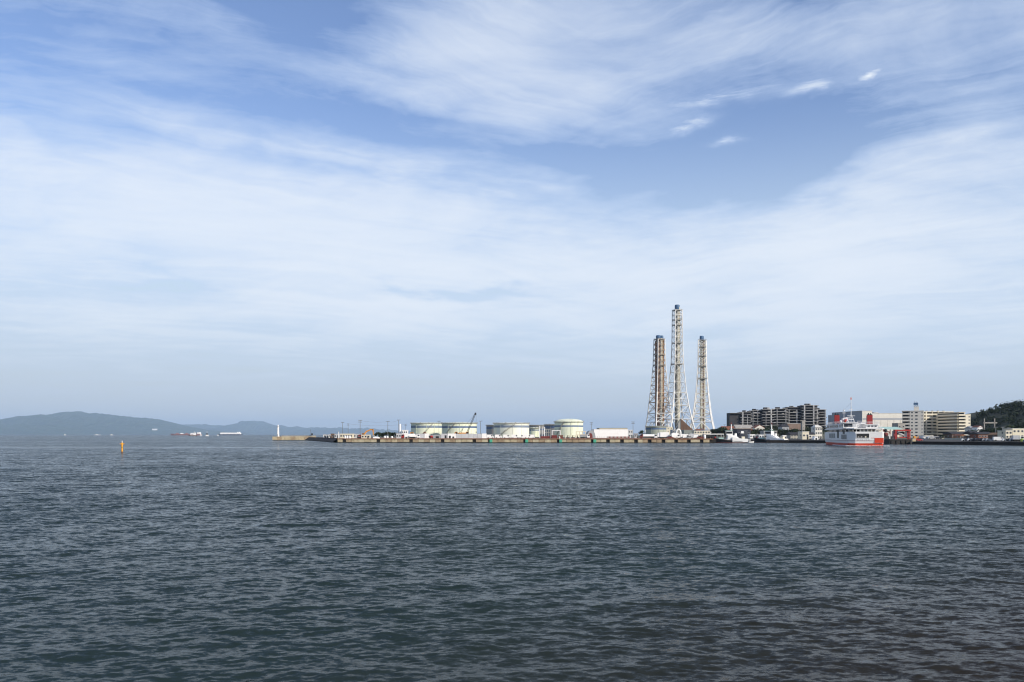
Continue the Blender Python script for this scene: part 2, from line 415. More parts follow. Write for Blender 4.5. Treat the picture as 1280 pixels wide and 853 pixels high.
m_black = mat('black_hull', (0.008, 0.008, 0.010), 0.6, var=0.3, scale=0.4, spec=0.2)
m_rubber = mat('rubber', (0.02, 0.02, 0.02), 0.85)
m_glass = mat('window_glass', (0.016, 0.02, 0.026), 0.22, var=0.35, scale=0.35, spec=0.25)
m_red = mat('red_paint', (0.33, 0.019, 0.013), 0.45, var=0.12, scale=0.4)
m_dred = mat('dark_red_paint', (0.16, 0.030, 0.025), 0.6, var=0.3, scale=0.6)
m_orange = mat('orange_paint', (0.62, 0.26, 0.03), 0.5, var=0.12, scale=0.5, dirt=(0.25, 0.15, 0.08), dirt_amt=0.4)
m_yellow = mat('buoy_yellow', (0.72, 0.34, 0.03), 0.5, var=0.1, scale=1.0)
m_rust = mat('rust', (0.165, 0.085, 0.05), 0.9, var=0.4, scale=0.35, dirt=(0.10, 0.045, 0.03), dirt_amt=0.7)
m_rust2 = mat('orange_rust', (0.30, 0.165, 0.085), 0.9, var=0.35, scale=0.3, dirt=(0.18, 0.07, 0.04), dirt_amt=0.7)
m_brown = mat('brown_cladding', (0.13, 0.075, 0.05), 0.85, var=0.25, scale=0.3)
m_conc = mat('quay_concrete', (0.47, 0.39, 0.25), 0.9, var=0.2, scale=0.35, dirt=(0.20, 0.14, 0.085), dirt_amt=0.7)
m_conc2 = mat('grey_concrete', (0.33, 0.31, 0.28), 0.9, var=0.2, scale=0.2, dirt=(0.16, 0.13, 0.10), dirt_amt=0.6)
m_wet = mat('wet_concrete', (0.016, 0.014, 0.012), 0.7, var=0.35, scale=0.3)
m_wall = mat('shore_wall', (0.022, 0.019, 0.015), 0.85, var=0.4, scale=0.25)
m_tank = mat('tank_cream', (0.73, 0.76, 0.58), 0.55, var=0.06, scale=0.12, dirt=(0.36, 0.32, 0.21), dirt_amt=0.5, stretch=(1, 1, 0.15))
m_tank2 = mat('tank_white', (0.78, 0.78, 0.66), 0.55, var=0.05, scale=0.08, dirt=(0.5, 0.48, 0.38), dirt_amt=0.3, stretch=(1, 1, 0.3))
m_band = mat('tank_blue_band', (0.075, 0.125, 0.23), 0.6, var=0.12, scale=0.15)
m_blue = mat('blue_cap', (0.045, 0.105, 0.20), 0.6, var=0.2, scale=0.3)
m_tan = mat('lattice_tan', (0.46, 0.35, 0.25), 0.7, var=0.3, scale=0.2, dirt=(0.20,0.10,0.06), dirt_amt=0.8)
m_lattice = mat('lattice_white', (0.74, 0.73, 0.70), 0.55, var=0.12, scale=0.2, dirt=(0.35, 0.25, 0.18), dirt_amt=0.35)
m_flue = mat('flue_cream', (0.56, 0.53, 0.42), 0.7, var=0.1, scale=0.12, dirt=(0.33, 0.26, 0.18), dirt_amt=0.6, stretch=(1, 1, 0.25))
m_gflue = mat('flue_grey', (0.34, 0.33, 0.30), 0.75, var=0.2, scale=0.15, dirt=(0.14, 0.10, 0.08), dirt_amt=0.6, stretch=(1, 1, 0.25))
m_asph = mat('quay_ground', (0.20, 0.12, 0.085), 0.95, var=0.3, scale=0.06, dirt=(0.10, 0.07, 0.055), dirt_amt=0.6)
m_land = mat('land_soil', (0.085, 0.085, 0.055), 0.95, var=0.35, scale=0.05)
m_green = mat('fender_green', (0.10, 0.46, 0.29), 0.5, var=0.1)
m_teal = mat('canopy_green', (0.36, 0.52, 0.46), 0.6, var=0.1)
m_tile = mat('dark_tile', (0.030, 0.028, 0.030), 0.75, var=0.3, scale=0.7)
m_rtile = mat('red_brown_tile', (0.20, 0.075, 0.042), 0.85, var=0.3, scale=0.5)
m_steel = mat('pole_steel', (0.16, 0.165, 0.17), 0.6, var=0.2)
m_bark = mat('bark', (0.07, 0.055, 0.04), 0.95, var=0.3, scale=2)
m_leaf = mat('leaves_dark', (0.014, 0.023, 0.009), 0.8, var=0.55, scale=0.45, spec=0.2)
m_leaf2 = mat('leaves_mid', (0.026, 0.040, 0.014), 0.8, var=0.5, scale=0.45, spec=0.2)
m_terr = mat('terrace_concrete', (0.40, 0.40, 0.40), 0.9, var=0.2, scale=0.2, dirt=(0.2, 0.16, 0.13), dirt_amt=0.6)
m_terrd = mat('terrace_dark_wall', (0.035, 0.036, 0.042), 0.8, var=0.4, scale=0.25)

WIN = {}
def window(parent, x, y, z, w, h, face='-y', frame=None, name='window'):
    """window set in a wall; its pane is a child. face: the side of the wall it looks out of."""
    key = (round(w, 2), round(h, 2), face, frame.name if frame else '')
    if key not in WIN:
        t = 0.09
        f, p = MB(), MB()
        def bx(mb, a0, a1, d0, d1, z0, z1):
            if face == '-y': mb.box(a0, a1, -d1, -d0, z0, z1)
            elif face == '-x': mb.box(-d1, -d0, a0, a1, z0, z1)
            else: mb.box(d0, d1, a0, a1, z0, z1)
        bx(f, -w/2, w/2, -0.02, 0.07, -h/2, -h/2+t); bx(f, -w/2, w/2, -0.02, 0.07, h/2-t, h/2)
        bx(f, -w/2, -w/2+t, -0.02, 0.07, -h/2+t, h/2-t); bx(f, w/2-t, w/2, -0.02, 0.07, -h/2+t, h/2-t)
        bx(p, -w/2+t, w/2-t, -0.02, 0.03, -h/2+t, h/2-t)
        fm = bpy.data.objects.new(name, f.build('window', frame or m_lgrey).data)
        pm = p.build('pane', m_glass).data
        for o in [o for o in list(COL.objects) if o.data in (fm.data, pm)]: bpy.data.objects.remove(o)
        WIN[key] = (fm.data, pm); bpy.data.objects.remove(fm)
    fd, pd = WIN[key]
    o = bpy.data.objects.new(name, fd); COL.objects.link(o); o.parent = parent; o.location = (x, y, z)
    c = bpy.data.objects.new('pane', pd); COL.objects.link(c); c.parent = o
    return o

def house(name, label, cat, px0, px1, ytop, Y, depth, wall, roof, kind='gable', wins=(3, 1), base=G, group=None, door=True, eave=0.4, rise=None, rotz=0.0, wh=1.1, ww=1.2, wy=None):
    x0, x1 = X(px0, Y), X(px1, Y); w = x1 - x0; H = Z(ytop, Y) - base
    t = thing(name, label, cat, ((x0+x1)/2, Y, base), rotz, group)
    rise = rise if rise is not None else (0.0 if kind == 'flat' else min(H*0.35, w*0.3))
    hw = H - rise
    a = w/2 - (0 if kind == 'flat' else eave*0.6)
    b = MB(); b.box(-a, a, 0, depth, -0.6, hw); 
    if kind == 'gable': b.prism([(-a, hw), (a, hw), (0, H-0.12)], 0.0, depth) if False else None
    b.build('wall', wall, t)
    r = MB()
    if kind == 'flat':
        r.box(-a-0.15, a+0.15, -0.15, depth+0.15, hw, hw+0.3)
    elif kind == 'gable':      # ridge along x: the eaves face us
        r.prism_x([(-eave, hw-0.05), (depth+eave, hw-0.05), (depth+eave, hw+0.15), (depth/2, H), (-eave, hw+0.15)], -w/2, w/2)
    elif kind == 'gable_front':  # gable end faces us
        r.prism([(-w/2, hw-0.05), (w/2, hw-0.05), (w/2, hw+0.12), (0, H), (-w/2, hw+0.12)], -eave, depth+eave)
    elif kind == 'hip':
        e = eave
        r.add([(-w/2, -e, hw-0.05), (w/2, -e, hw-0.05), (w/2, depth+e, hw-0.05), (-w/2, depth+e, hw-0.05),
               (-w*0.2, depth/2, H), (w*0.2, depth/2, H)], [(0,1,5,4), (1,2,5), (2,3,4,5), (3,0,4), (3,2,1,0)])
    r.build('roof', roof, t)
    if kind == 'gable_front':
        g = MB(); g.prism([(-a*0.9, hw), (a*0.9, hw), (0, H-0.45)], -eave-0.03, -eave+0.1); g.build('gable_wall', wall, t)
    nx, ny = wins
    for j in range(ny):
        for i in range(nx):
            zz_ = (hw/ny)*(j+0.55) if wy is None else wy
            window(t, -a + (i+0.5)*2*a/nx, 0, zz_, min(ww, 1.4*a/nx), min(wh, hw/ny*0.5))
    # windows on the side that is turned to the viewer
    if x0 > 20 and ny:
        for j in range(ny): window(t, -a, depth*0.4, (hw/ny)*(j+0.55), min(1.2, depth*0.3), min(wh, hw/ny*0.5), '-x')
    if door:
        d = MB(); d.box(a*0.35, a*0.35+0.95, -0.06, 0.02, 0, min(2.0, hw*0.75)); d.build('door', m_dark, t)
    return t

def leaf_crown(r_, R_, H, z0, n, size, lobes=6):
    """foliage spread through several lobes: many small leaf-clump faces with gaps between."""
    mb = MB()
    L_ = [(r_.uniform(-.55, .55)*R_, r_.uniform(-.55, .55)*R_, z0 + H*r_.uniform(.25, .78), r_.uniform(.38, .62)) for _ in range(lobes)]
    L_.append((0, 0, z0 + H*0.62, 0.62))
    for _ in range(n):
        lx, ly, lz, lr = r_.choice(L_)
        d = Vector((r_.gauss(0,1), r_.gauss(0,1), r_.gauss(0,1))).normalized()*(r_.random()**0.4)
        p = Vector((lx + d.x*lr*R_, ly + d.y*lr*R_, lz + d.z*lr*H*0.5))
        nrm = (d + Vector((r_.gauss(0,.6), r_.gauss(0,.6), r_.gauss(.3,.6)))).normalized()
        a = nrm.cross(Vector((r_.gauss(0,1), r_.gauss(0,1), r_.gauss(0,1)))).normalized(); b = nrm.cross(a)
        s = size*r_.uniform(.55, 1.3)
        mb.add([p - a*s, p + b*s*.75 - a*s*.1, p + a*s, p - b*s*.75 + a*s*.15], [(0,1,2,3)])
    return mb
TREES = []
def make_tree(seed, H, R_, m):
    r_ = random.Random(seed)
    t = thing('tree', 'tree', 'tree')
    tr = MB(); tr.tube((0,0,-0.5), (0.1,0,H*0.55), H*0.035, 7, H*0.018)
    for k in range(5):
        a = r_.uniform(0, 6.28); z = H*r_.uniform(.28,.5)
        tr.tube((0.05,0,z), (math.cos(a)*R_*.55, math.sin(a)*R_*.55, z+H*r_.uniform(.15,.3)), H*0.014, 5, H*0.005)
    tr.build('trunk', m_bark, t)
    leaf_crown(r_, R_, H*0.80, H*0.20, 560, 0.062*H).build('crown', m, t)
    return t
tree_protos = [make_tree(1, 8, 3.6, m_leaf), make_tree(2, 8, 4.2, m_leaf2), make_tree(3, 8, 3.2, m_leaf)]
_used = set(); _tc = [0]
def tree(px, ytop, Y, label, group=None, base=G, kind=None, wide=1.0):
    k = _tc[0] % 3 if kind is None else kind; _tc[0] += 1
    h = (Z(ytop, Y) - base)/8.0
    p = tree_protos[k]; loc = (X(px, Y), Y, base)
    rz = random.uniform(0, 6.28)
    if k in _used: o = dup(p, loc, rz, label)
    else:
        _used.add(k); o = p; o.location = loc; o.rotation_euler = (0,0,rz); o['label'] = label
    o.scale = (h*wide, h*wide, h)
    if group: o['group'] = group
    elif 'group' in o: del o['group']
    return o
# ------------------------------------------------------------------ land
def Yq(px): return float(np.interp(px, [422, 891], [533, 505]))
A_ = (X(422, 533), 533.0); B_ = (X(891, 505), 505.0)
rim = [(150.0, 548.0), (164.0, 507.0), (207.0, 476.0), (207.0, 446.0), (X(1141, 435), 435.0), (X(1280, 386), 386.0), (252.0, 330.0), (300.0, 250.0)]
inner = [(154.0, 566.0), (176.0, 540.0), (222.0, 506.0), (226.0, 480.0), (228.0, 470.0), (256.0, 420.0), (285.0, 350.0), (335.0, 262.0)]
shore = [(X(385, 748), 748.0), A_, (B_[0]+2, 505.0), (B_[0]+2, 566.0)] + inner
back = [(900.0, 240.0), (1400.0, 1700.0), (-60.0, 1500.0), (-150.0, 1100.0)]
poly = shore + back
mb = MB(); n_ = len(poly)
mb.add([(x, y, -2.0) for x, y in poly] + [(x, y, G) for x, y in poly], [tuple(range(n_, 2*n_))] + [(i, (i+1) % n_, n_+(i+1) % n_, n_+i) for i in range(n_)])
G2 = 1.4
rd = MB()
for k in range(len(rim)-1):
    a, b, c, d = rim[k], rim[k+1], inner[k+1], inner[k]
    rd.add([(*a,G2),(*b,G2),(*c,G),(*d,G),(*a,-2),(*b,-2)], [(0,1,2,3),(4,5,1,0)])
a, b = (B_[0]+2, 546.0), rim[0]; rd.add([(*a,G2),(*b,G2),(154.0,566.0,G),(B_[0]+2,566.0,G),(*a,-2),(*b,-2)], [(0,1,2,3),(4,5,1,0)])
struct(rd.build('shore_road', mat('shore_asphalt', (.045,.043,.040), .9, var=.3, scale=.15, dirt=(.09,.08,.065), dirt_amt=.5)))
g_ = mb.build('ground', m_land); g_.data.materials.append(m_wall)
for p in g_.data.polygons:
    if abs(p.normal.z) < 0.5: p.material_index = 1
struct(g_)
# quay apron: rust-stained paving behind the quay edge, 4 mm proud of the ground
ap = MB(); ap.add([(A_[0]+1, A_[1]+1.2, G+.004), (B_[0]-1, B_[1]+1.2, G+.004), (B_[0]-1, B_[1]+130, G+.004), (A_[0]+1, A_[1]+190, G+.004)], [(0,1,2,3)])
struct(ap.build('quay_pavement', m_asph))

# ------------------------------------------------------------------ quay wall: panels, fender bays, coping, green fender boards
qd = Vector((B_[0]-A_[0], B_[1]-A_[1], 0)); ql = qd.length; qa = math.atan2(qd.y, qd.x)
qw = thing('quay_wall', 'long beige concrete quay wall with dark fender bays below the storage tanks', 'quay', (A_[0], A_[1], 0), qa)
def qs(px):   # distance along the quay for a photograph column
    best = 0
    Y = Yq(px); return (Vector((X(px, Y), Y, 0)) - Vector((A_[0], A_[1], 0))).dot(qd.normalized())
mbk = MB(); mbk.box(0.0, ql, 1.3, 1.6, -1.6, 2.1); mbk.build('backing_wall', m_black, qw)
bays = [430.5, 473, 514, 553.5, 593, 612.5, 656.5, 698.5, 741, 760, 777.5, 795, 812, 829.3, 845, 861, 877, 889]
bw = 4.2
edges = [422.2]
for b in bays: edges += [b - bw/2, b + bw/2]
edges.append(891)
panel_cols = [m_conc, mat('quay_concrete_brown', (0.36, 0.27, 0.17), 0.9, var=0.22, scale=0.4, dirt=(0.16, 0.10, 0.06), dirt_amt=0.7), mat('quay_concrete_pale', (0.50, 0.43, 0.29), 0.9, var=0.18, scale=0.4, dirt=(0.24, 0.17, 0.10), dirt_amt=0.6)]
pr = random.Random(4)
for e0, e1 in zip(edges[0::2], edges[1::2]):
    s0, s1 = qs(e0), qs(e1)
    if s1 - s0 < 0.8: continue
    k = max(1, round((s1 - s0)/3.7))
    for i in range(k):
        a, b = s0 + (s1-s0)*i/k + 0.10, s0 + (s1-s0)*(i+1)/k - 0.10
        p = MB(); p.box(a, b, -0.45, 1.3, 0.32 + pr.uniform(-.1,.12), 2.02)
        p.build('wall_panel', pr.choice(panel_cols), qw)
f = MB(); f.box(0, ql, -0.36, 1.25, -1.5, 0.22); f.build('footing', m_wet, qw)
c = MB(); c.box(-0.2, ql+0.2, -0.62, 1.9, 2.1, 2.62); c.build('coping', mat('rusty_coping', (0.24, 0.115, 0.065), 0.9, var=0.35, scale=0.35, dirt=(0.36, 0.27, 0.18), dirt_amt=0.6), qw)
for px in (614.0, 658.6, 701.0, 743.6):
    s = qs(px); p = MB(); p.box(s-0.85, s+0.85, -0.75, -0.46, 0.25, 2.05)
    for q_ in (-0.55, 0.0, 0.55): p.box(s+q_-0.09, s+q_+0.09, -0.82, -0.75, 0.35, 1.95)
    p.build('fender', m_green, qw)
# dark rubble slope on the harbour-mouth end; its shade is put into the stone colour
rv = thing('revetment', 'dark sloping stone revetment in shade between breakwater and beige quay', 'revetment', (A_[0], A_[1], 0))
e = Vector((shore[0][0]-A_[0], shore[0][1]-A_[1], 0)); en = Vector((-e.y, e.x, 0)).normalized()
if en.x > 0: en = -en
p = MB(); nrv = 40; rr = random.Random(3); ring = []
for i in range(nrv+1):
    o = e*(i/nrv); row = []
    for j, (off, z) in enumerate(((0.0, 2.45), (1.2, 1.7), (2.6, 0.7), (4.2, -1.5))):
        q_ = o + en*(off + rr.uniform(-.3,.3)*(j > 0)); row.append((q_.x, q_.y, z + rr.uniform(-.15,.15)*(j > 0)))
    ring.append(row)
p.add([v for r_ in ring for v in r_], [(i*4+j, i*4+j+1, (i+1)*4+j+1, (i+1)*4+j) for i in range(nrv) for j in range(3)])
p.build('stone_face', mat('shaded_revetment_stone', (0.020, 0.016, 0.014), 0.95, var=0.5, scale=0.5), rv)
k_ = MB(); k_.tube((0, 0.5, 2.62), (e.x, e.y+0.5, 2.62), 0.22, 6); k_.build('kerb', m_rust, rv)

# ------------------------------------------------------------------ breakwater and light beacon
YB = 741.0
bw_ = thing('breakwater', 'low beige concrete breakwater carrying the white light beacon', 'breakwater', (X(340.5, YB), YB, 0))
L_ = X(392, YB) - X(340.5, YB)
p = MB(); k = 9
for i in range(k):
    a, b = L_*i/k, L_*(i+1)/k - 0.12
    p = MB(); p.box(a, b, 0, 9, 0.35, 3.25 + (i % 2)*0.05); p.build('caisson', panel_cols[i % 3] if i % 3 != 2 else m_conc, bw_)
p = MB(); p.box(0.1, L_, 0.3, 8.7, -1.5, 0.35); p.build('footing', m_wet, bw_)
p = MB(); p.box(6, L_, 7.0, 8.6, 3.3, 4.1); p.build('parapet', m_conc2, bw_)
xb = X(345.8, YB)
lt = thing('light_beacon', 'slim white light beacon tower standing at the tip of the breakwater', 'lighthouse', (xb, YB+4.5, 3.3))
p = MB(); p.lathe(0, 0, [(1.25, 0), (1.25, .5), (0.98, .55), (0.80, 7.9), (1.1, 8.1), (1.1, 8.35)], 18); p.build('tower', m_white, lt, smooth=True)
p = MB(); p.cyl(0, 0, 8.35, 9.5, 0.55, n=14); p.build('lantern', m_lgrey, lt)
p = MB(); p.lathe(0, 0, [(0.72, 9.5), (0.5, 9.95), (0.05, 10.2)], 14); p.tube((0,0,10.2), (0,0,11.0), .05); p.build('lantern_roof', m_white, lt)
p = MB()
for i in range(10):
    a = 2*math.pi*i/10; b = 2*math.pi*(i+1)/10
    p.tube((1.05*math.cos(a), 1.05*math.sin(a), 8.3), (1.05*math.cos(a), 1.05*math.sin(a), 9.2), .035, 4)
    p.tube((1.05*math.cos(a), 1.05*math.sin(a), 9.2), (1.05*math.cos(b), 1.05*math.sin(b), 9.2), .035, 4)
p.build('railing', m_lgrey, lt)
p = MB(); p.box(-.4, .4, -1.28, -0.98, .1, 1.9); p.build('door', m_grey, lt)
x = X(388.3, YB); t = thing('navigation_mark', 'small dark mark on a stand where the breakwater meets the land', 'beacon', (x, YB+5, 3.3))
p = MB(); p.tube((0,0,0), (0,0,1.6), .18); p.build('post', m_dark, t)
p = MB(); p.lathe(0, 0, [(0.25,1.2),(0.85,1.6),(0.8,2.5),(0.2,2.9)], 10); p.build('topmark', m_dark, t)
t = thing('mast', 'thin dark mast on the breakwater beside the small dark mark', 'mast', (X(386, YB), YB+6, 3.3))
p = MB(); p.tube((0,0,0), (0,0,6.2), .10); p.build('post', m_steel, t)
p = MB(); p.box(-.5,.5,-.06,.06,5.4,5.55); p.build('crossarm', m_steel, t)

# ------------------------------------------------------------------ yellow marker post in the water
YM = 237.0
t = thing('marker_post', 'yellow marker post standing in open water with a cross-shaped top', 'marker', (X(152.6, YM), YM, 0))
p = MB(); p.cyl(0, 0, -1.5, 2.75, 0.235, n=12); p.build('post', m_yellow, t, smooth=True)
p = MB(); p.cyl(0, 0, -1.5, 0.30, 0.26, n=12); p.build('weed_collar', m_rust, t)
p = MB(); p.box(-.62, .62, -.07, .07, 2.35, 2.52); p.box(-.07, .07, -.62, .62, 2.35, 2.52); p.tube((-.5,0,2.4), (0,0,2.05), .06); p.tube((.5,0,2.4), (0,0,2.05), .06); p.build('crossbar', m_yellow, t)
p = MB(); p.cyl(0, 0, 2.75, 3.0, 0.14, n=10); p.lathe(0, 0, [(0.17,3.0),(0.17,3.2),(0.06,3.34)], 10); p.build('lamp', m_lgrey, t)
p = MB(); p.cyl(0, 0, 1.42, 1.56, 0.262, n=12); p.build('collar', m_dark, t)

# ------------------------------------------------------------------ ships and boats far out
def hull_rings(Lh, B, D, bow=0.12, z0=-1.0, rake=1.0, nst=9):
    """hull along +x (bow at +x), waterline z=0, deck height D"""
    rings = []
    for i in range(nst):
        t = i/(nst-1); x = -Lh/2 + Lh*t
        f = 1.0 if t < 1-bow*1.8 else max(0.03, math.cos((t-(1-bow*1.8))/(bow*1.8)*math.pi/2)**0.7)
        f *= 0.82 + 0.18*min(1, t/0.12)
        b = B/2*f; sheer = D*(1 + 0.28*max(0, (t-0.7)/0.3)**2)
        rings.append([(x - rake*0.2*(t > .9), -b*.75, z0), (x + rake*D*0.25*(t > .95), -b, sheer), (x + rake*D*0.25*(t > .95), b, sheer), (x - rake*0.2*(t > .9), b*.75, z0)])
    return rings
def ship(name, label, cat, px, Y, rotz=0.0):
    return thing(name, label, cat, (X(px, Y), Y, 0), rotz)
s = ship('tanker', 'long hazy reddish tanker lying off the far hills', 'ship', 232.5, 5200, R(180))
m_thull = mat('tanker_red_hull', (0.30, 0.16, 0.15), 0.6, var=0.15, scale=0.05)
p = MB(); p.loft(hull_rings(186, 28, 8.5)); p.build('hull', m_thull, s)
p = MB(); p.box(-88,-72,-11,11,8.4,19); p.box(-86,-78,-13,13,16,19.5); p.build('bridge', m_white, s)
p = MB(); p.box(-71,-66,-3,3,8.4,17); p.build('funnel', m_red, s)
for x in (-40, -5, 25, 52):
    p = MB(); p.box(x-7, x+7, -7, 7, 8.4, 12.0 + (x % 3)); p.tube((x,0,10),(x+5,0,17),.5); p.build('deckhouse' if x > 0 else 'hatch_cover', m_white if x in (25, -40) else m_thull, s)
s = ship('car_carrier', 'white slab-sided carrier ship with dark blue hull on the horizon', 'ship', 287.5, 5600, R(180))
p = MB(); p.loft(hull_rings(164, 26, 7.0)); p.build('hull', mat('navy_hull', (0.06, 0.08, 0.13), 0.6), s)
p = MB(); p.prism([(-72,7.0),(62,7.0),(58,17.5),(-66,17.5)], -12.4, 12.4); p.build('superstructure', m_white, s)
p = MB(); p.box(-64,-50,-12,12,17.5,22); p.build('bridge', m_white, s)
p = MB(); p.box(40,47,-3,3,17.5,21); p.build('funnel', m_grey, s)
for x in (-55,-32,-10,14,36):
    p = MB(); p.box(x-4, x+4, 12.38, 12.7, 7.4, 9.4); p.build('side_port', m_grey, s)
s = ship('work_boat', 'white work boat with dark hull and tall wheelhouse in front of the red tanker', 'boat', 241, 3000, R(180))
p = MB(); p.loft(hull_rings(29, 8, 2.6)); p.build('hull', m_brown, s)
p = MB(); p.box(-10,8,-2.8,2.8,2.5,5.0); p.build('deckhouse', m_white, s)
p = MB(); p.box(-11,-3,-2.5,2.5,5.0,9.5); p.box(-10,-4,-2.8,2.8,9.5,12.2); p.build('wheelhouse', m_white, s)
p = MB(); p.tube((-7,0,12),(-7,0,16.5),.35); p.build('mast', m_white, s)
p = MB(); p.tube((7,0,5),(9,0,11),.5); p.build('derrick', m_white, s)
p = MB(); p.box(-10.06,-4.4,-2.86,2.86,10.6,11.4); p.build('window', m_glass, s)
s = ship('pilot_boat', 'small white pilot boat with a dark mast tower between tanker and carrier', 'boat', 258.8, 2800, R(180))
p = MB(); p.loft(hull_rings(13, 5, 1.9)); p.build('hull', m_white, s)
p = MB(); p.box(-3.5,3,-1.9,1.9,1.9,4.4); p.build('cabin', m_white, s)
p = MB(); p.prism([(-3.0,4.4),(3.2,4.4),(2.2,8.8),(-2.0,8.8)], -1.6, 1.6); p.build('tower', m_dark, s)
p = MB(); p.tube((0,0,8.8),(0,0,15.5),.45); p.build('mast', m_white, s)
s = ship('launch', 'tiny white launch just off the bow of the white carrier', 'boat', 272.3, 4200, 0)
p = MB(); p.loft(hull_rings(9, 4, 1.8)); p.build('hull', m_white, s); p = MB(); p.box(-2.5,2,-1.5,1.5,1.8,4.4); p.build('cabin', m_white, s)
s = ship('launch', 'small white cruiser seen against hills left of the work boat', 'boat', 251, 4200, 0)
p = MB(); p.loft(hull_rings(10, 4, 2.0)); p.build('hull', m_white, s); p = MB(); p.box(-3,2,-1.6,1.6,2,7.4); p.build('cabin', m_white, s)
for px, w_, lab in ((81.3, 15, 'small white boat under the peak of the long hill'), (121.5, 46, 'low wide white coaster below the long hill'), (139.6, 22, 'white fishing boat just left of the yellow marker post')):
    s = ship('fishing_boat' if w_ < 40 else 'coaster', lab, 'boat', px, 6000, 0)
    p = MB(); p.loft(hull_rings(w_, 6, 3.0 if w_ < 40 else 4)); p.build('hull', m_white if w_ != 46 else m_lgrey, s)
    p = MB(); p.box(-w_*.25, w_*.1, -2, 2, 3, 8.0 if w_ < 40 else 7); p.build('cabin', m_white, s)
t = thing('hillside_hotel', 'white block building alone on the slope of the far hill', 'building', (X(193, 22300), 22300, 140))
p = MB(); p.box(-62, 62, 0, 40, -22, 14); p.build('wall', m_white, t)
p = MB(); p.box(-65, 65, -2, 42, 14, 18); p.build('roof', m_lgrey, t)
# ------------------------------------------------------------------ storage tanks
def tank(label, px0, px1, ytop, Y, band, m=m_tank, dome=0.0, stair=None, name='storage_tank', vents=True):
    r = W(px1-px0, Y)/2; H = Z(ytop, Y) - G
    t = thing(name, label, 'tank', (X((px0+px1)/2, Y), Y + r, G))
    p = MB(); p.lathe(0, 0, [(r, 0), (r, H)], 64); p.build('shell', m, t, smooth=True)
    b1, b0 = Z(band[0], Y)-G, Z(band[1], Y)-G
    p = MB(); p.lathe(0, 0, [(r+.02, b0), (r+.06, b0), (r+.06, b1), (r+.02, b1)], 64); p.build('blue_band', m_band, t, smooth=True)
    p = MB(); dz = Z(dome, Y)-G-H if dome else 0.7
    p.lathe(0, 0, [(r+.25, H), (r+.25, H+.2)] + [(r*math.cos(a), H+.2+dz*math.sin(a)) for a in np.linspace(0.05, math.pi/2, 9)], 64); p.build('roof', m, t, smooth=True)
    p = MB(); n = 48
    p.lathe(0, 0, [(r+.05, H-.35), (r+.9, H-.35), (r+.9, H-.2), (r+.05, H-.2)], 64)
    for i in range(n):
        a, b = 2*math.pi*i/n, 2*math.pi*(i+1)/n; q = r+.85
        p.tube((q*math.cos(a), q*math.sin(a), H-.2), (q*math.cos(a), q*math.sin(a), H+.95), .06, 4)
        for zz in (.4, .95): p.tube((q*math.cos(a), q*math.sin(a), H+zz), (q*math.cos(b), q*math.sin(b), H+zz), .05, 4)
    p.build('rim_walkway', m_gflue, t)
    for zf in (0.28, 0.52, 0.76):
        p = MB(); p.lathe(0, 0, [(r+.01, H*zf), (r+.10, H*zf), (r+.10, H*zf+.12), (r+.01, H*zf+.12)], 64); p.build('stiffener_ring', m, t)
    if stair:
        a0, a1 = R(stair[0]), R(stair[1]); p = MB(); k = 26
        for i in range(k):
            f0, f1 = i/k, (i+1)/k; aa, ab = a0+(a1-a0)*f0, a0+(a1-a0)*f1
            for q in (r+.15, r+1.0):
                p.tube((q*math.cos(aa), q*math.sin(aa), H*f0+.1), (q*math.cos(ab), q*math.sin(ab), H*f1+.1), .13, 4)
                p.tube((q*math.cos(aa), q*math.sin(aa), H*f0+1.1), (q*math.cos(ab), q*math.sin(ab), H*f1+1.1), .07, 4)
            p.add([((r+.1)*math.cos(aa), (r+.1)*math.sin(aa), H*f0+.2), ((r+1)*math.cos(aa), (r+1)*math.sin(aa), H*f0+.2), ((r+1)*math.cos(ab), (r+1)*math.sin(ab), H*f0+.2), ((r+.1)*math.cos(ab), (r+.1)*math.sin(ab), H*f0+.2)], [(0,1,2,3)])
        p.build('stair', m_gflue, t)
    if vents:
        for a in (R(250), R(285)):
            p = MB(); p.cyl(r*.9*math.cos(a), r*.9*math.sin(a), H, H+1.3, .45, n=8); p.build('roof_vent', m_grey, t)
    for a in (R(235), R(275), R(305)):
        p = MB(); p.tube((r*math.cos(a)+.25*math.cos(a), r*math.sin(a)+.25*math.sin(a), 0), (r*math.cos(a)+.25*math.cos(a), r*math.sin(a)+.25*math.sin(a), H), .12, 5); p.build('downpipe', m, t)
    return t
tank('cream storage tank with blue band, leftmost of the big tanks', 511.6, 551.0, 529.3, 880, (532.2, 534.9), stair=(255, 300))
tank('cream storage tank behind the lattice crane boom', 550.6, 595.2, 529.1, 842, (532.6, 535.1), stair=(215, 262))
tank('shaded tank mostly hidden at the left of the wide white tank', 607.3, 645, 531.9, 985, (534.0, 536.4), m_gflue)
tank('wide pale tank with a diagonal stair behind the row of white vans', 616.5, 661.9, 529.3, 835, (532.0, 534.6), m_tank2, stair=(225, 285))
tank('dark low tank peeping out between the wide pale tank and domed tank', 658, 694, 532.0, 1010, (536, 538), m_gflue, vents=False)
tank('small short tank with a blue band behind the white vent pipes', 662.3, 674.2, 535.3, 905, (537.0, 538.7))
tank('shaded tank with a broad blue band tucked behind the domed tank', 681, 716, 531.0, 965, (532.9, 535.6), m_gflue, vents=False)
tank('tall cream tank with a domed roof, right of the others', 694.0, 730.3, 527.4, 850, (531.7, 533.7), dome=523.6, stair=(205, 250))
tank('grey-green tank with dark blue band at the foot of the left chimney', 809.3, 835, 533.4, 960, (535.0, 537.2), mat('tank_grey_green', (0.36, 0.38, 0.31), 0.6, var=0.08, scale=0.1), vents=False)

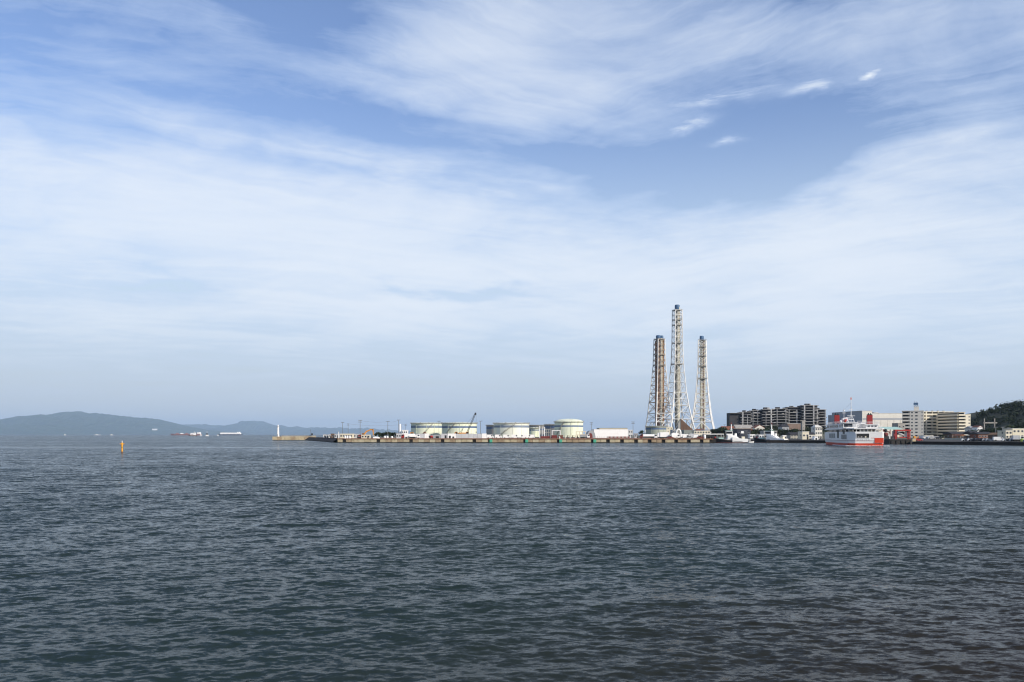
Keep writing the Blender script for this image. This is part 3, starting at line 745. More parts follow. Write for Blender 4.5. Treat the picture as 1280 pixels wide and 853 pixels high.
# ------------------------------------------------------------------ utility poles with wires
def pole(px, ytop, Y, label, arms=1, base=G, r=.17, group=None):
    H = Z(ytop, Y) - base
    t = thing('utility_pole', label, 'pole', (X(px, Y), Y, base), random.uniform(-.3, .3), group)
    p = MB(); p.tube((0,0,-.3), (0,0,H), r*1.15, 7, r*.8); p.build('post', m_steel, t)
    for i in range(arms):
        p = MB(); z = H - .35 - i*1.1; p.box(-1.15, 1.15, -.09, .09, z, z+.2)
        for q in (-1, -.45, .45, 1): p.cyl(q, 0, z+.2, z+.5, .08, n=6)
        p.build('crossarm', m_steel, t)
    return (X(px, Y), Y, base + H - .2)
P1 = pole(428.3, 528.0, 620, 'utility pole rising behind the low cream sheds, leftmost one')
P2 = pole(435.2, 529.8, 760, 'faint distant utility pole between two darker poles left of the excavator', arms=2)
P3 = pole(450.2, 525.4, 560, 'tall utility pole standing beside the orange excavator', arms=2)
P4 = pole(484.8, 526.8, 580, 'utility pole rising out of the dark trees right of the excavator')
P5 = pole(498.3, 524.9, 600, 'tall utility pole right beside the white silo', arms=1)
P6 = pole(507.2, 530.2, 780, 'thin pole between the white silo and leftmost big tank', arms=2)
P7 = pole(548.7, 526.4, 610, 'pole in front of the gap between the two left tanks')
P8 = pole(600.8, 526.3, 565, 'pole in the sky gap right of the lattice crane', arms=1)
P9 = pole(739.2, 528.2, 620, 'utility pole above the dark arched shed', arms=2)
P10 = pole(791.3, 527.4, 620, 'utility pole between white long building and the left chimney', arms=2)
def wire(a, b, label, sag=.8, group='wires between the quay poles'):
    p = MB(); pts = [(a[0]+(b[0]-a[0])*k/8, a[1]+(b[1]-a[1])*k/8, a[2]+(b[2]-a[2])*k/8 - sag*4*(k/8)*(1-k/8)) for k in range(9)]
    p.path(pts, .045, 4); tag(p.build('overhead_wire', m_steel), label, 'wire', group)
wire(P2, P6, 'long overhead wire from the faint pole to the thin pole by the silo', 1.5)
wire(P3, P4, 'overhead wire above the excavator arm between two poles')
wire(P4, P5, 'short overhead wire above the dark trees ending at the silo')

# ------------------------------------------------------------------ west end of the quay: huts, sheds, excavator, trees
def shed(name, label, cat, px0, px1, ytop, Y, depth, m, roof, wins=(2,1), **k):
    return house(name, label, cat, px0, px1, ytop, Y, depth, m, roof, kind=k.pop('kind', 'flat'), wins=wins, **k)
t = thing('light_post', 'white post standing at the outer corner of the quay', 'post', (X(423.3, 536), 536, G+.0))
p = MB(); p.cyl(0, 0, 0, 3.9, .28, .22, n=10); p.build('post', m_white, t); p = MB(); p.cyl(0,0,3.9,4.6,.14,n=8); p.build('lamp', m_lgrey, t)
shed('site_cabin', 'tiny white cabin, leftmost on the quay', 'cabin', 404, 407, 543.6, 690, 4, m_white, m_grey, (1,1))
shed('site_cabin', 'narrow pale cabin between two small white cabins', 'cabin', 407.8, 409.9, 543.8, 685, 4, m_lgrey, m_grey, (1,1))
shed('site_cabin', 'small white cabin next to the brown hut', 'cabin', 410.8, 413.2, 543.5, 680, 4, m_white, m_grey, (1,1))
shed('hut', 'brown wooden hut left of the white corner post', 'hut', 413.5, 418, 542.7, 660, 5, m_brown, m_brown, (1,1))
shed('container_office', 'pale grey container office behind the white corner post', 'container', 418.2, 423.4, 543.1, 585, 3, m_lgrey, m_lgrey, (2,1))
shed('long_shed', 'low cream shed with shuttered openings behind white drums', 'shed', 425.0, 440.6, 542.8, 590, 7, m_cream, m_cream, (5,1))
shed('tool_shed', 'pale grey shed between cream shed and orange excavator', 'shed', 441.8, 448.6, 542.9, 595, 6, m_lgrey, m_grey, (2,1))
for px in (431.5, 434.3, 437.2): 
    t = thing('water_drum', 'white drum standing in front of the low cream shed', 'drum', (X(px, 540), 540, G), 0, 'white drums by the cream shed')
    p = MB(); p.lathe(0,0,[(.5,0),(.55,.05),(.55,1.6),(.3,1.8)],12); p.build('body', m_white, t)
    p = MB(); p.cyl(0,0,1.75,2.0,.2,n=8); p.build('cap', m_dark, t)
# excavator
YE = 556
t = thing('excavator', 'orange excavator with a raised bent arm beside the pole', 'excavator', (X(452.5, YE), YE, G))
for s in (-1, 1):
    p = MB(); p.prism([(-2.4,.25),(-1.9,0),(1.9,0),(2.4,.25),(2.4,.75),(1.9,1.0),(-1.9,1.0),(-2.4,.75)], s*1.3-.3, s*1.3+.3); p.build('track', m_rubber, t)
p = MB(); p.box(-2.1,1.6,-1.4,1.4,1.1,2.3); p.prism([(-2.3,1.2),(-1.2,1.2),(-1.2,2.5),(-2.2,2.3)],-1.45,1.45); p.build('body', m_dred, t)
p = MB(); p.box(.1,1.6,-1.4,-.3,2.3,3.4); c = p.build('cab', m_orange, t); p = MB(); p.box(.3,1.62,-1.43,-.28,2.5,3.2); p.build('windscreen', m_glass, c)
def arm(name, a, b, w0, w1, m_=m_orange):
    a, b = Vector(a), Vector(b); d = (b-a).normalized(); n = Vector((-d.z, 0, d.x))
    p = MB(); pts = [a-n*w0, b-n*w1, b+n*w1, a+n*w0]; p.prism([(v.x, v.z) for v in pts], -.3, .3); return p.build(name, m_, t)
arm('boom', (.9,0,1.9), (3.0,0,4.6), .42, .45); arm('boom', (3.0,0,4.55), (5.6,0,5.6), .45, .32)
arm('stick', (5.2,0,5.9), (7.2,0,5.6), .3, .42); arm('stick', (7.1,0,5.9), (7.5,0,2.3), .45, .22)
arm('ram', (2.0,0,2.4), (3.6,0,4.5), .12, .1, m_lgrey)
p = MB(); p.prism([(6.7,2.4),(7.0,1.3),(7.9,1.1),(8.2,2.3)], -.6, .6); p.build('bucket', m_grey, t)
shed('site_container', 'cream container box standing in front of the orange excavator', 'container', 451.6, 462.6, 544.2, 546, 2.4, m_cream, m_cream, (3,1))
t = thing('small_boat_cradle', 'white upturned dinghy lying on the quay right of the excavator', 'boat', (X(470.5, 541), 541, G))
p = MB(); p.loft([[ (x, -.9*f, .15), (x, -.5*f, 1.05*f+.15), (x, .5*f, 1.05*f+.15), (x, .9*f, .15)] for x, f in ((-2.1,.7),(-.8,1),(.9,.9),(2.2,.25))]); p.build('hull', m_white, t)
for px in (481, 484.3, 490):
    t = thing('buoy', 'small white buoy stored on the quay before the dark trees', 'buoy', (X(px, 543), 543, G), 0, 'white buoys before the dark trees')
    p = MB(); p.ball(0,0,.75,.75); p.build('float', m_white, t); p = MB(); p.tube((0,0,1.4),(0,0,2.1),.08); p.build('post', m_steel, t)
for i, (px, yt, Y) in enumerate(((470,541.3,600),(474.5,540.2,640),(479,541,610),(483,539.8,650),(487,540,620),(491,540.6,600),(495,540.6,630))):
    tree(px, yt, Y, 'dark bushy tree in the clump between excavator and white silo', 'clump of dark trees on the quay', wide=1.35)
t = thing('silo', 'slender white silo beside the white site office', 'silo', (X(500.2, 585), 585, G))
p = MB(); p.lathe(0,0,[(.68,0),(.68,9.2),(.3,9.8)],14); p.build('body', m_white, t, smooth=True)
p = MB(); p.tube((.85,-.1,0),(.85,-.1,9.4),.06); p.tube((.6,-.5,0),(.6,-.5,9.4),.06); p.build('ladder', m_steel, t)
shed('site_office', 'white two-storey site office with dark windows right of the silo', 'building', 502.3, 509.2, 538.2, 580, 5, m_white, m_white, (3,2), ww=1.0)
shed('container_office', 'grey container office in front of the white silo', 'container', 495.3, 504.5, 542.6, 556, 3, m_lgrey, m_lgrey, (3,1))
# ------------------------------------------------------------------ vehicles
def wheels(t, xs, w, r=.45):
    for x in xs:
        for s in (-1, 1):
            p = MB(); n = 12
            p.loft([[(x+r*math.cos(2*math.pi*i/n), s*w-.14, r+r*math.sin(2*math.pi*i/n)) for i in range(n)], [(x+r*math.cos(2*math.pi*i/n), s*w+.14, r+r*math.sin(2*math.pi*i/n)) for i in range(n)]])
            wh = p.build('wheel', m_rubber, t)
def van(label, px, Y, m=m_white, rotz=0.0, group=None, L=4.9, H=2.35, base=G):
    t = thing('van', label, 'van', (X(px, Y), Y, base), rotz, group)
    h = L/2
    p = MB(); p.prism([(-h,.45),(h,.45),(h,1.15),(h-.75,1.3),(h-1.25,H),(-h+.1,H),(-h,1.2)], -.92, .92); p.build('body', m, t)
    p = MB(); p.prism([(h-1.95,1.35),(h-.95,1.35),(h-1.4,H-.25),(h-1.95,H-.25)], -.945, .945); p.build('window', m_glass, t)
    p = MB(); p.prism([(h-.73,1.33),(h-.70,1.35),(h-1.14,H-.12),(h-1.17,H-.14)], -.8, .8); p.build('windscreen', m_glass, t)
    wheels(t, (-h+.95, h-.95), .82, .36)
    return t
def truck(label, px, Y, cabm=m_white, boxm=m_white, rotz=0.0, L=7.5, H=3.1, kind='box', group=None, base=G):
    t = thing('truck', label, 'truck', (X(px, Y), Y, base), rotz, group); h = L/2
    p = MB(); p.box(-h, h-.1, -.5, .5, .55, .95); p.build('chassis', m_dark, t)
    p = MB(); p.prism([(h-1.75,.6),(h,.6),(h,1.5),(h-.25,2.45),(h-1.75,2.5)], -1.1, 1.1); c = p.build('cab', cabm, t)
    p = MB(); p.prism([(h-1.35,1.5),(h-.12,1.5),(h-.36,2.3),(h-1.35,2.3)], -1.13, 1.13); p.build('window', m_glass, c)
    if kind == 'box':
        p = MB(); p.box(-h, h-1.95, -1.18, 1.18, 1.0, H); p.build('cargo_box', boxm, t)
    elif kind == 'tank':
        p = MB(); n = 16; ys = [(1.05*math.cos(2*math.pi*i/n), H-.95+.9*math.sin(2*math.pi*i/n)) for i in range(n)]
        p.loft([[(-h, y, z) for y, z in ys], [(h-2.0, y, z) for y, z in ys]]); p.build('tank', boxm, t, smooth=True)
    else:
        p = MB(); p.prism([(-h,1.0),(h-1.95,1.0),(h-1.9,H-.3),(-h-.2,H-.5)], -1.2, 1.2); p.build('dump_body', boxm, t)
    wheels(t, (-h+.9, -h+2.0, h-1.0), .95, .48)
    return t
def car(label, px, Y, m, rotz=0.0, base=G, L=4.2, group=None):
    t = thing('car', label, 'car', (X(px, Y), Y, base), rotz, group); h = L/2
    p = MB(); p.prism([(-h,.32),(h,.32),(h,.75),(h-.9,.9),(h-1.6,1.45),(-h+.75,1.45),(-h+.1,.92)], -.84, .84); p.build('body', m, t)
    p = MB(); p.prism([(-h+.45,.93),(h-1.05,.93),(h-1.62,1.38),(-h+.82,1.38)], -.86, .86); p.build('window', m_glass, t)
    wheels(t, (-h+.8, h-.8), .76, .31)
    return t

# white hoarding along the building site
hd = thing('site_hoarding', 'long white panel hoarding in front of the left cream tanks', 'fence', (X(519, 552), 552, G))
x0 = X(519, 552); pxs = [519, 522.5, 530.5, 536.8, 551.4, 559.6, 570, 576.5, 585.3, 592, 597, 602, 608.5]
for i, (a, b) in enumerate(zip(pxs, pxs[1:])):
    if a == 536.8: 
        p = MB(); p.box(X(a,552)-x0+.15, X(b,552)-x0-.15, .1, .2, .1, 2.3); p.build('mesh_panel', m_grey, hd); continue
    p = MB(); p.box(X(a,552)-x0+.10, X(b,552)-x0-.10, 0, .12, .12, 2.95 + .1*(i % 3)); p.build('panel', (m_lgrey, m_lgrey, m_white)[i % 3] if i % 4 else m_lgrey, hd)
    p = MB(); p.box(X(a,552)-x0-.08, X(a,552)-x0+.08, -.05, .2, 0, 3.1); p.build('post', m_grey, hd)
truck('white box truck with a red cab at left end of the hoarding', 510.2, 545, m_red, m_white, R(180), 8.5, 3.0)
truck('white truck with an open back in front of the hoarding, facing right', 518.5, 543.5, m_white, m_white, 0, 6.5, 2.5, 'dump')
t = thing('cement_pump', 'small red pump machine standing before the white hoarding', 'machine', (X(539.3, 542), 542, G))
p = MB(); p.lathe(0,0,[(.5,.4),(1.0,.7),(1.0,1.5),(.5,1.9)],12); p.build('drum', m_red, t)
p = MB(); p.box(-1.4,1.2,-.7,.7,.3,.6); p.build('frame', m_dark, t); p = MB(); p.box(-1.7,-.9,-.6,.6,.6,1.7); p.build('engine_cover', m_dark, t)
wheels(t, (-.9,.8), .75, .3)
for px, hh, lab in ((546.6, 1.4, 'low dark generator right of the red pump'), (557, 2.0, 'dark upright cabinet near the middle of the hoarding'), (562.3, 1.7, 'narrow dark control box right of the dark cabinet'), (566.6, 1.2, 'small dark pump box at the foot of the hoarding')):
    t = thing('generator', lab, 'machine', (X(px, 542), 542, G))
    p = MB(); p.box(-.6 if hh != 1.4 else -1.0, .6 if hh != 1.4 else 1.0, -.5, .5, .12, hh); p.build('housing', m_dark, t)
    p = MB(); p.box(-.7,.7,-.6,.6,0,.12); p.build('skid', m_grey, t); p = MB(); p.tube((.2,0,hh),(.2,0,hh+.35),.07); p.build('exhaust', m_steel, t)
# yellow plant behind the hoarding
t = thing('bulldozer', 'yellow bulldozer showing above the hoarding, under the leftmost tank', 'bulldozer', (X(516, 640), 640, G))
p = MB(); p.prism([(-2.4,1.0),(2.0,1.0),(2.2,2.4),(.4,2.6),(.3,4.3),(-1.6,4.3),(-2.4,2.6)], -1.1, 1.1); p.build('body', m_orange, t)
p = MB(); p.box(-1.4,.2,-1.14,1.14,2.9,4.0); p.build('window', m_glass, t)
for s in (-1,1):
    p = MB(); p.prism([(-2.4,.3),(-1.9,0),(1.9,0),(2.4,.3),(2.4,.8),(1.9,1.1),(-1.9,1.1),(-2.4,.8)], s*1.3-.25, s*1.3+.25); p.build('track', m_rubber, t)
p = MB(); p.prism([(2.7,.1),(3.0,.1),(3.3,1.6),(2.9,1.6)],-1.8,1.8); p.build('blade', m_orange, t)
def heap(label, px0, px1, ytop, Y, m, name='soil_heap', seed=1):
    r_ = random.Random(seed); w_ = W(px1-px0, Y)/2; H = Z(ytop, Y)-G; p = MB(); n = 22; vs = [(0,0,H)]; fs = []
    for k in range(1, 6):
        for i in range(n):
            a = 2*math.pi*i/n; q = k/5*(1+r_.uniform(-.1,.1)); vs.append((w_*q*math.cos(a), w_*.7*q*math.sin(a), max(-.1, H*(1-(k/5)**1.7)*(1+r_.uniform(-.07,.07)))))
    for i in range(n): fs.append((0, 1+i, 1+(i+1) % n))
    for k in range(4):
        for i in range(n):
            j = (i+1) % n; fs.append((1+k*n+i, 1+(k+1)*n+i, 1+(k+1)*n+j, 1+k*n+j))
    p.add(vs, fs); o = p.build(name, m, loc=(X((px0+px1)/2, Y), Y, G), smooth=True); return tag(o, label, 'heap')
heap('brown heap of soil rising above the hoarding under the leftmost tank', 525.5, 536, 539.9, 640, m_rust, seed=2)
# crawler crane
YC = 610
t = thing('crawler_crane', 'orange crawler crane with a raised black lattice boom', 'crane', (X(580.5, YC), YC, G))
for s in (-1,1):
    p = MB(); p.prism([(-3.2,.4),(-2.6,0),(2.6,0),(3.2,.4),(3.2,1.0),(2.6,1.3),(-2.6,1.3),(-3.2,1.0)], s*2-.4, s*2+.4); p.build('track', m_rubber, t)
p = MB(); p.box(-4.0,2.6,-1.6,1.6,1.5,3.9); p.build('body', m_orange, t)
p = MB(); p.box(-4.6,-3.6,-1.7,1.7,1.4,3.6); p.build('counterweight', m_rust2, t)
p = MB(); p.box(1.2,3.0,-1.7,-.4,2.2,4.5); c = p.build('cab', m_orange, t); p = MB(); p.box(1.4,3.03,-1.73,-.38,3.1,4.2); p.build('window', m_glass, c)
def lattice(p, a, b, wa, wb, nseg, r):
    a, b = Vector(a), Vector(b); d = (b-a).normalized(); u = Vector((0,1,0)); v = d.cross(u).normalized()
    def cor(f):
        c_ = a+(b-a)*f; w_ = (wa+(wb-wa)*f)/2; return [c_+u*w_+v*w_, c_-u*w_+v*w_, c_-u*w_-v*w_, c_+u*w_-v*w_]
    for k in range(nseg):
        c0, c1 = cor(k/nseg), cor((k+1)/nseg)
        for i in range(4):
            p.tube(c0[i], c1[i], r, 4); p.tube(c0[i], c1[(i+1) % 4], r*.6, 4); p.tube(c0[i], c0[(i+1) % 4], r*.6, 4)
b0 = (1.4,0,2.6); b1 = (X(594.3,YC)-X(580.5,YC), 0, Z(517.0,YC)-G)
p = MB(); lattice(p, b0, b1, .95, .8, 12, .095); p.build('boom', m_dark, t)
p = MB(); p.box(b1[0]-.5,b1[0]+.6,-.5,.5,b1[2]-1.0,b1[2]+.5); p.build('boom_head', m_dark, t)
p = MB(); p.tube((-2.2,0,3.9),(-.8,0,7.2),.14,5); p.tube((-3.4,0,3.9),(-.8,0,7.2),.10,5); p.build('gantry', m_dark, t)
p = MB(); p.tube((-.8,0,7.2), b1, .06, 4); p.tube((b1[0]+.5,0,b1[2]), (b1[0]+.5,0,4.5), .05, 4); p.build('cable', m_steel, t)
p = MB(); p.box(b1[0]+.25,b1[0]+.75,-.25,.25,3.6,4.6); p.build('hook_block', m_dark, t)
t = thing('wheel_loader', 'orange wheel loader above the hoarding left of the lattice crane', 'loader', (X(571.5, 620), 620, G))
p = MB(); p.prism([(-2.6,1.0),(2.2,1.0),(2.0,2.4),(.4,2.6),(.2,4.5),(-1.4,4.5),(-2.6,2.6)], -1.1, 1.1); p.build('body', m_orange, t)
p = MB(); p.box(-1.2,.1,-1.14,1.14,3.0,4.2); p.build('window', m_glass, t); wheels(t, (-1.6,1.5), 1.2, .8)
p = MB(); p.prism([(2.4,.3),(3.8,.4),(3.9,1.6),(2.5,1.4)],-1.4,1.4); p.build('bucket', m_grey, t)
# vans
for px in (613.2, 623.3, 633.6, 644.0, 654.0, 663.6):
    van('white van parked side-on in the row before the wide pale tank', px, 545 + random.uniform(-.6,.6), m_white, R(180) if px > 650 else 0, 'row of white vans on the quay', L=4.75, H=2.45)
# pipes and process gear
for px, yt, lab in ((674.4,532.8,'white vent pipe, leftmost of three beside the small tank'), (677.6,533.6,'slim grey-white vent pipe between its two neighbours by the small tank'), (680.6,534.2,'white vent pipe, rightmost of three beside the small tank')):
    t = thing('vent_pipe', lab, 'pipe', (X(px, 700), 700, G)); H = Z(yt,700)-G
    p = MB(); p.cyl(0,0,0,H,.42,n=10); p.build('pipe', m_white if px != 677.6 else m_lgrey, t); p = MB(); p.cyl(0,0,H-.8,H-.6,.7,n=10); p.build('flange', m_gflue, t)
def frame_rack(label, px0, px1, ytop, Y, n, m, name='pipe_rack', shelves=(1.0,)):
    w_ = W(px1-px0, Y); H = Z(ytop, Y)-G; t = thing(name, label, 'rack', (X(px0, Y), Y, G))
    for i in range(n):
        for y in (0, 2.2):
            p = MB(); x = w_*i/(n-1); p.box(x-.22, x+.22, y-.18, y+.18, 0, H-.4); p.build('post', m, t)
    for f in shelves:
        p = MB(); p.box(-.3, w_+.3, -.2, 2.4, H*f-.4, H*f); p.build('beam', m, t)
    return t
frame_rack('white steel portal frame in front of the domed tank', 690.2, 700.3, 538.2, 640, 2, m_white, 'portal_frame')
frame_rack('cream pipe rack at the right foot of the domed tank', 720.4, 732.2, 539.2, 640, 4, m_cream, 'pipe_rack', (1.0, .55))
frame_rack('grey steel pipe rack between the small tank and portal frame', 680.6, 688.0, 536.6, 720, 4, m_gflue, 'pipe_rack', (1.0, .62))
def pipe_stack(label, px0, px1, Y, n=3, seed=0):
    t = thing('pipe_stack', label, 'pipes', (X(px0, Y), Y, G)); w_ = W(px1-px0, Y); r_ = random.Random(seed)
    for k in range(n):
        for j in range(3):
            p = MB(); p.tube((r_.uniform(0,.6), j*.75, .4+k*.68), (w_-r_.uniform(0,.9), j*.75, .4+k*.68), .34, 8); p.build('pipe', r_.choice((m_dred, m_dred, m_rust)), t)
pipe_stack('dark red pipes stacked below the white vent pipes', 675.5, 688.0, 570, 2, 1)
pipe_stack('dark red pipes stacked highest, under the portal frame', 689.0, 697.0, 566, 3, 2)
pipe_stack('dark red pipes stacked at the left foot of the domed tank', 698.0, 704.0, 568, 3, 3)
for i, px in enumerate((706.5, 709.8, 712.6, 716.0, 719.0, 722.0)):
    t = thing('bollard', 'rust and white mooring bollard on the quay before the domed tank', 'bollard', (X(px, 548), 548, G), 0, 'bollards before the domed tank')
    p = MB(); p.lathe(0,0,[(.38,0),(.3,.4),(.3,1.5),(.45,1.6),(.45,1.9)],10); p.build('post', m_rust if i % 2 else m_cream, t)
t = thing('light_post', 'short white lamp post on quay edge above a green fender', 'post', (X(699.5, Yq(699.5)+.9), Yq(699.5)+.9, G+.12))
p = MB(); p.cyl(0,0,0,.8,.35,n=10); p.build('post', m_white, t); p = MB(); p.ball(0,0,1.05,.28); p.build('lamp', m_white, t)
truck('grey dump truck with a white cab left of the dark arched shed', 731.2, 546, m_white, m_grey, 0, 6.0, 2.9, 'dump')
# arched shed
t = thing('arched_shed', 'dark grey arched shed with brown door, below a utility pole', 'shed', (X(739.2, 600), 600, G)); w_ = W(4.8,600); H = Z(538.3,600)-G
arc = [(w_*math.cos(a), (H-1.8)*math.sin(a)+1.8) for a in np.linspace(0, math.pi, 14)]
p = MB(); p.prism([(w_,0)] + arc + [(-w_,0)], 0, 16); p.build('shell', m_grey, t)
p = MB(); p.prism([(w_*.55*math.cos(a)-.6, max(0,(H-2.6)*math.sin(a)+.8*(0 < a < 3.14))) for a in np.linspace(0, math.pi, 10)], -.12, .02); p.build('door', m_dred, t)
house('long_warehouse', 'long low white warehouse right of the arched shed', 'warehouse', 742.5, 785.0, 537.3, 640, 22, m_white, m_white, 'flat', (0,0), door=False)
house('back_warehouse', 'beige warehouse with a dark roof line behind the long white one', 'warehouse', 749.0, 784.2, 535.6, 700, 20, m_cream, m_tile, 'flat', (0,0), door=False)
t = thing('barrier_fence', 'red and white barrier fence along the quay before the white warehouse', 'fence', (X(744.5, 552), 552, G)); w_ = W(43, 552)
for i in range(18):
    p = MB(); x = w_*i/18; p.box(x, x+w_/18-.25, 0, .1, .35, 1.25 if i > 5 else 1.9); p.build('panel', m_white if i < 6 else (m_dred if i % 2 else m_conc2), t)
    p = MB(); p.box(x-.2, x-.08, -.02, .14, 0, 1.4); p.build('post', m_dred, t)
house('control_hut', 'grey hut at the right end of the white warehouse', 'hut', 785.4, 791.0, 538.0, 660, 6, m_lgrey, m_lgrey, 'flat', (2,2))
house('small_hut', 'small grey hut with a dark window left of the tank truck', 'hut', 792.8, 797.8, 541.6, 640, 4, m_lgrey, m_grey, 'gable', (2,1))
tree(802.0, 537.9, 650, 'small round brown tree behind the red-cab tank truck', wide=.75)
truck('tank truck with red cab and long white tank left of the chimneys', 809.0, 548, m_dred, m_white, R(180), 9.5, 2.7, 'tank')
# ------------------------------------------------------------------ three chimneys in flared steel lattice towers
YT = 1250.0; GT = 3.0
# power-station ground behind the quay is the same sheet; bases stand on GT plinths
def chimney(label, cx, prof, levels, flues, cap, plats, rot, split, Y=YT, bm=None):
    t = thing('chimney_tower', label, 'chimney', (X(cx, Y), Y, G), R(rot))
    h = lambda py: Z(py, Y) - G
    pys = [p[0] for p in prof]; hs = [h(p) for p in pys]; rs = [W(p[1], Y)/math.cos(R(split)) for p in prof]
    rad = lambda z: float(np.interp(z, hs[::-1], rs[::-1]))
    ang = [R(45 + 90*k) for k in range(4)]
    P = lambda k, z: Vector((rad(z)*math.cos(ang[k % 4]), rad(z)*math.sin(ang[k % 4]), z))
    zs = [h(l) for l in levels]; zs = sorted(zs); zs[0] = max(zs[0], 0)
    if zs[0] > 0.5: zs = [0.0] + zs
    top = zs[-1]
    for k in range(4):
        p = MB()
        for a, b in zip(zs, zs[1:]): p.tube(P(k, a), P(k, b), .95 if a < 60 else .66, 7)
        p.build('leg', m_lattice, t)
        q = MB(); c = P(k, 0); q.box(c.x-1.5, c.x+1.5, c.y-1.5, c.y+1.5, -1.0, 1.6); q.build('footing', m_conc2, t)
    for i, (a, b) in enumerate(zip(zs, zs[1:])):
        p = MB(); r = .50 if a < 50 else .30
        for k in range(4):
            p.tube(P(k, b), P(k+1, b), r*1.05, 5)
            if a < 4 and i == 0:
                m_ = (P(k, b)+P(k+1, b))/2; p.tube(P(k, a), m_, r*1.2, 5); p.tube(P(k+1, a), m_, r*1.2, 5)
            else:
                p.tube(P(k, a), P(k+1, b), r*.8, 4); p.tube(P(k+1, a), P(k, b), r*.8, 4)
        z_ = (a+b)/2
        if 4 < a < 75:
            for k in range(4):
                M_ = (P(k,a)+P(k+1,b))/2; p.tube(P(k,z_), P(k+1,z_), r*.55, 4)
        p.build('bracing', (bm or m_lattice) if a > 25 else m_lattice, t)
    Lr = Matrix.Rotation(-R(rot), 3, 'Z')
    for (dpx, dy, rp, py, m, nm) in flues:
        c = Lr @ Vector((W(dpx, Y), dy, 0)); rr = W(rp, Y)
        p = MB(); p.cyl(c.x, c.y, 0, h(py), rr*1.02, rr, n=20); p.build(nm, m, t, smooth=True)
        if nm == 'flue':
            for z in np.arange(12, h(py)-2, 14.0):
                p = MB(); p.lathe(c.x, c.y, [(rr+.02, z), (rr+.25, z), (rr+.25, z+.5), (rr+.02, z+.5)], 20); p.build('flue_ring', m_gflue, t)
    for (dpx, r0, py0, py1) in cap:
        c = Lr @ Vector((W(dpx, Y), 0, 0)); rr = W(r0, Y)
        p = MB(); p.lathe(c.x, c.y, [(rr*.9, h(py0)), (rr, h(py0)+1.2), (rr, h(py1)-1.0), (rr*.82, h(py1)), (rr*.7, h(py1)-.6)], 20); p.build('blue_cap', m_blue, t, smooth=True)
    for py in plats:
        z = h(py); q = rad(z)*1.06; p = MB()
        pts = [(q*math.cos(a), q*math.sin(a)) for a in ang]
        p.add([(x, y, z) for x, y in pts] + [(x, y, z+.45) for x, y in pts], [(3,2,1,0),(4,5,6,7)] + [(i,(i+1)%4,4+(i+1)%4,4+i) for i in range(4)])
        for i in range(4):
            a, b = Vector((*pts[i], z)), Vector((*pts[(i+1)%4], z))
            for zz in (.9, 1.5): p.tube(a+Vector((0,0,zz)), b+Vector((0,0,zz)), .09, 4)
            for f in (0, .25, .5, .75): c = a.lerp(b, f); p.tube(c, c+Vector((0,0,1.5)), .08, 4)
        p.build('platform', m_gflue, t)
    return t, h, rad, Lr
def zigzag(t, Lr, h, dpx, dy, py0, py1, step, half, m, r=.22):
    p = MB(); z = h(py0); s = 1
    while z < h(py1) - step:
        a = Lr @ Vector((W(dpx, YT) - half*s, dy, 0)); b = Lr @ Vector((W(dpx, YT) + half*s, dy, 0))
        p.tube((a.x, a.y, z), (b.x, b.y, z+step), r, 4); p.tube((a.x, a.y, z+1.2), (b.x, b.y, z+step+1.2), r*.7, 4)
        p.tube((b.x, b.y, z+step), (a.x, a.y, z+step), r*.9, 4)
        z += step; s = -s
    p.build('stair', m, t)
t, h, rad, Lr = chimney('tallest lattice chimney, the middle one, with one cream flue', 846.6,
    [(382,6.2),(388,6.3),(430,6.9),(455,7.9),(466,9.0),(478,10.3),(491,11.6),(507,14.4),(524.5,18.3),(541,22.8),(546,24.5)],
    [388,394.2,400.4,407,414.2,421.4,429.4,437.4,446.2,455,466,478,491,507,524.3], 
    [(0.9,0,2.45,384,m_flue,'flue'), (-2.0,1.0,0.9,388,m_gflue,'lift_shaft')], [(-0.1,3.1,387.5,381.3)], [388.5, 400.5, 407, 429.5, 456], 14, 14)
zigzag(t, Lr, h, -2.4, -4.5, 540, 389, 5.5, 1.8, m_dark)
zigzag(t, Lr, h, 3.5, -4.0, 500, 389, 7.0, 1.5, m_gflue)
t, h, rad, Lr = chimney('rusty lattice chimney with brown and orange pipes, left of the tallest', 824.2,
    [(419,6.4),(424.5,6.6),(457,7.6),(472,9.0),(482,10.0),(492,11.0),(503,12.3),(517,13.8),(528,15.4),(541,17.5),(546,18.5)],
    [424.5,431,437.4,443.9,450.9,457.3,464.5,472,482,491.6,503.4,517,527.8],
    [(-1.6,1,2.5,423,m_rust,'flue'), (2.3,-1.5,1.35,423,m_flue,'flue'), (4.8,-1.0,1.15,425,m_rust2,'rusty_pipe'), (-4.6,1,.7,426,m_rust,'rusty_pipe')], [(-1.2,3.1,424,419.4),(2.8,2.2,424,419.8)], [424.8, 443.7, 457.3], 22, 18, bm=m_tan)
zigzag(t, Lr, h, -1.6, -6.5, 540, 426, 5.0, 2.4, m_dark)
t, h, rad, Lr = chimney('pale lattice chimney with twin cream flues, right of the tallest', 877.8,
    [(420,6.0),(426,6.2),(458,7.0),(474,8.4),(482,9.2),(492,10.2),(503,11.8),(517,14.0),(528,16.8),(541,20.5),(546,22.0)],
    [425.8,430,434.5,440,445.6,452,458.5,466,473.8,482.3,492.2,503.4,517,527.8],
    [(-1.2,0,1.75,424,m_flue,'flue'), (2.6,0,1.35,426,m_flue,'flue'), (0.9,-1.6,.55,427,m_rust,'rusty_pipe')], [(-0.6,2.6,425.5,420.2)], [425.8, 434.5, 445.8, 458.5, 473.8], -16, 16)
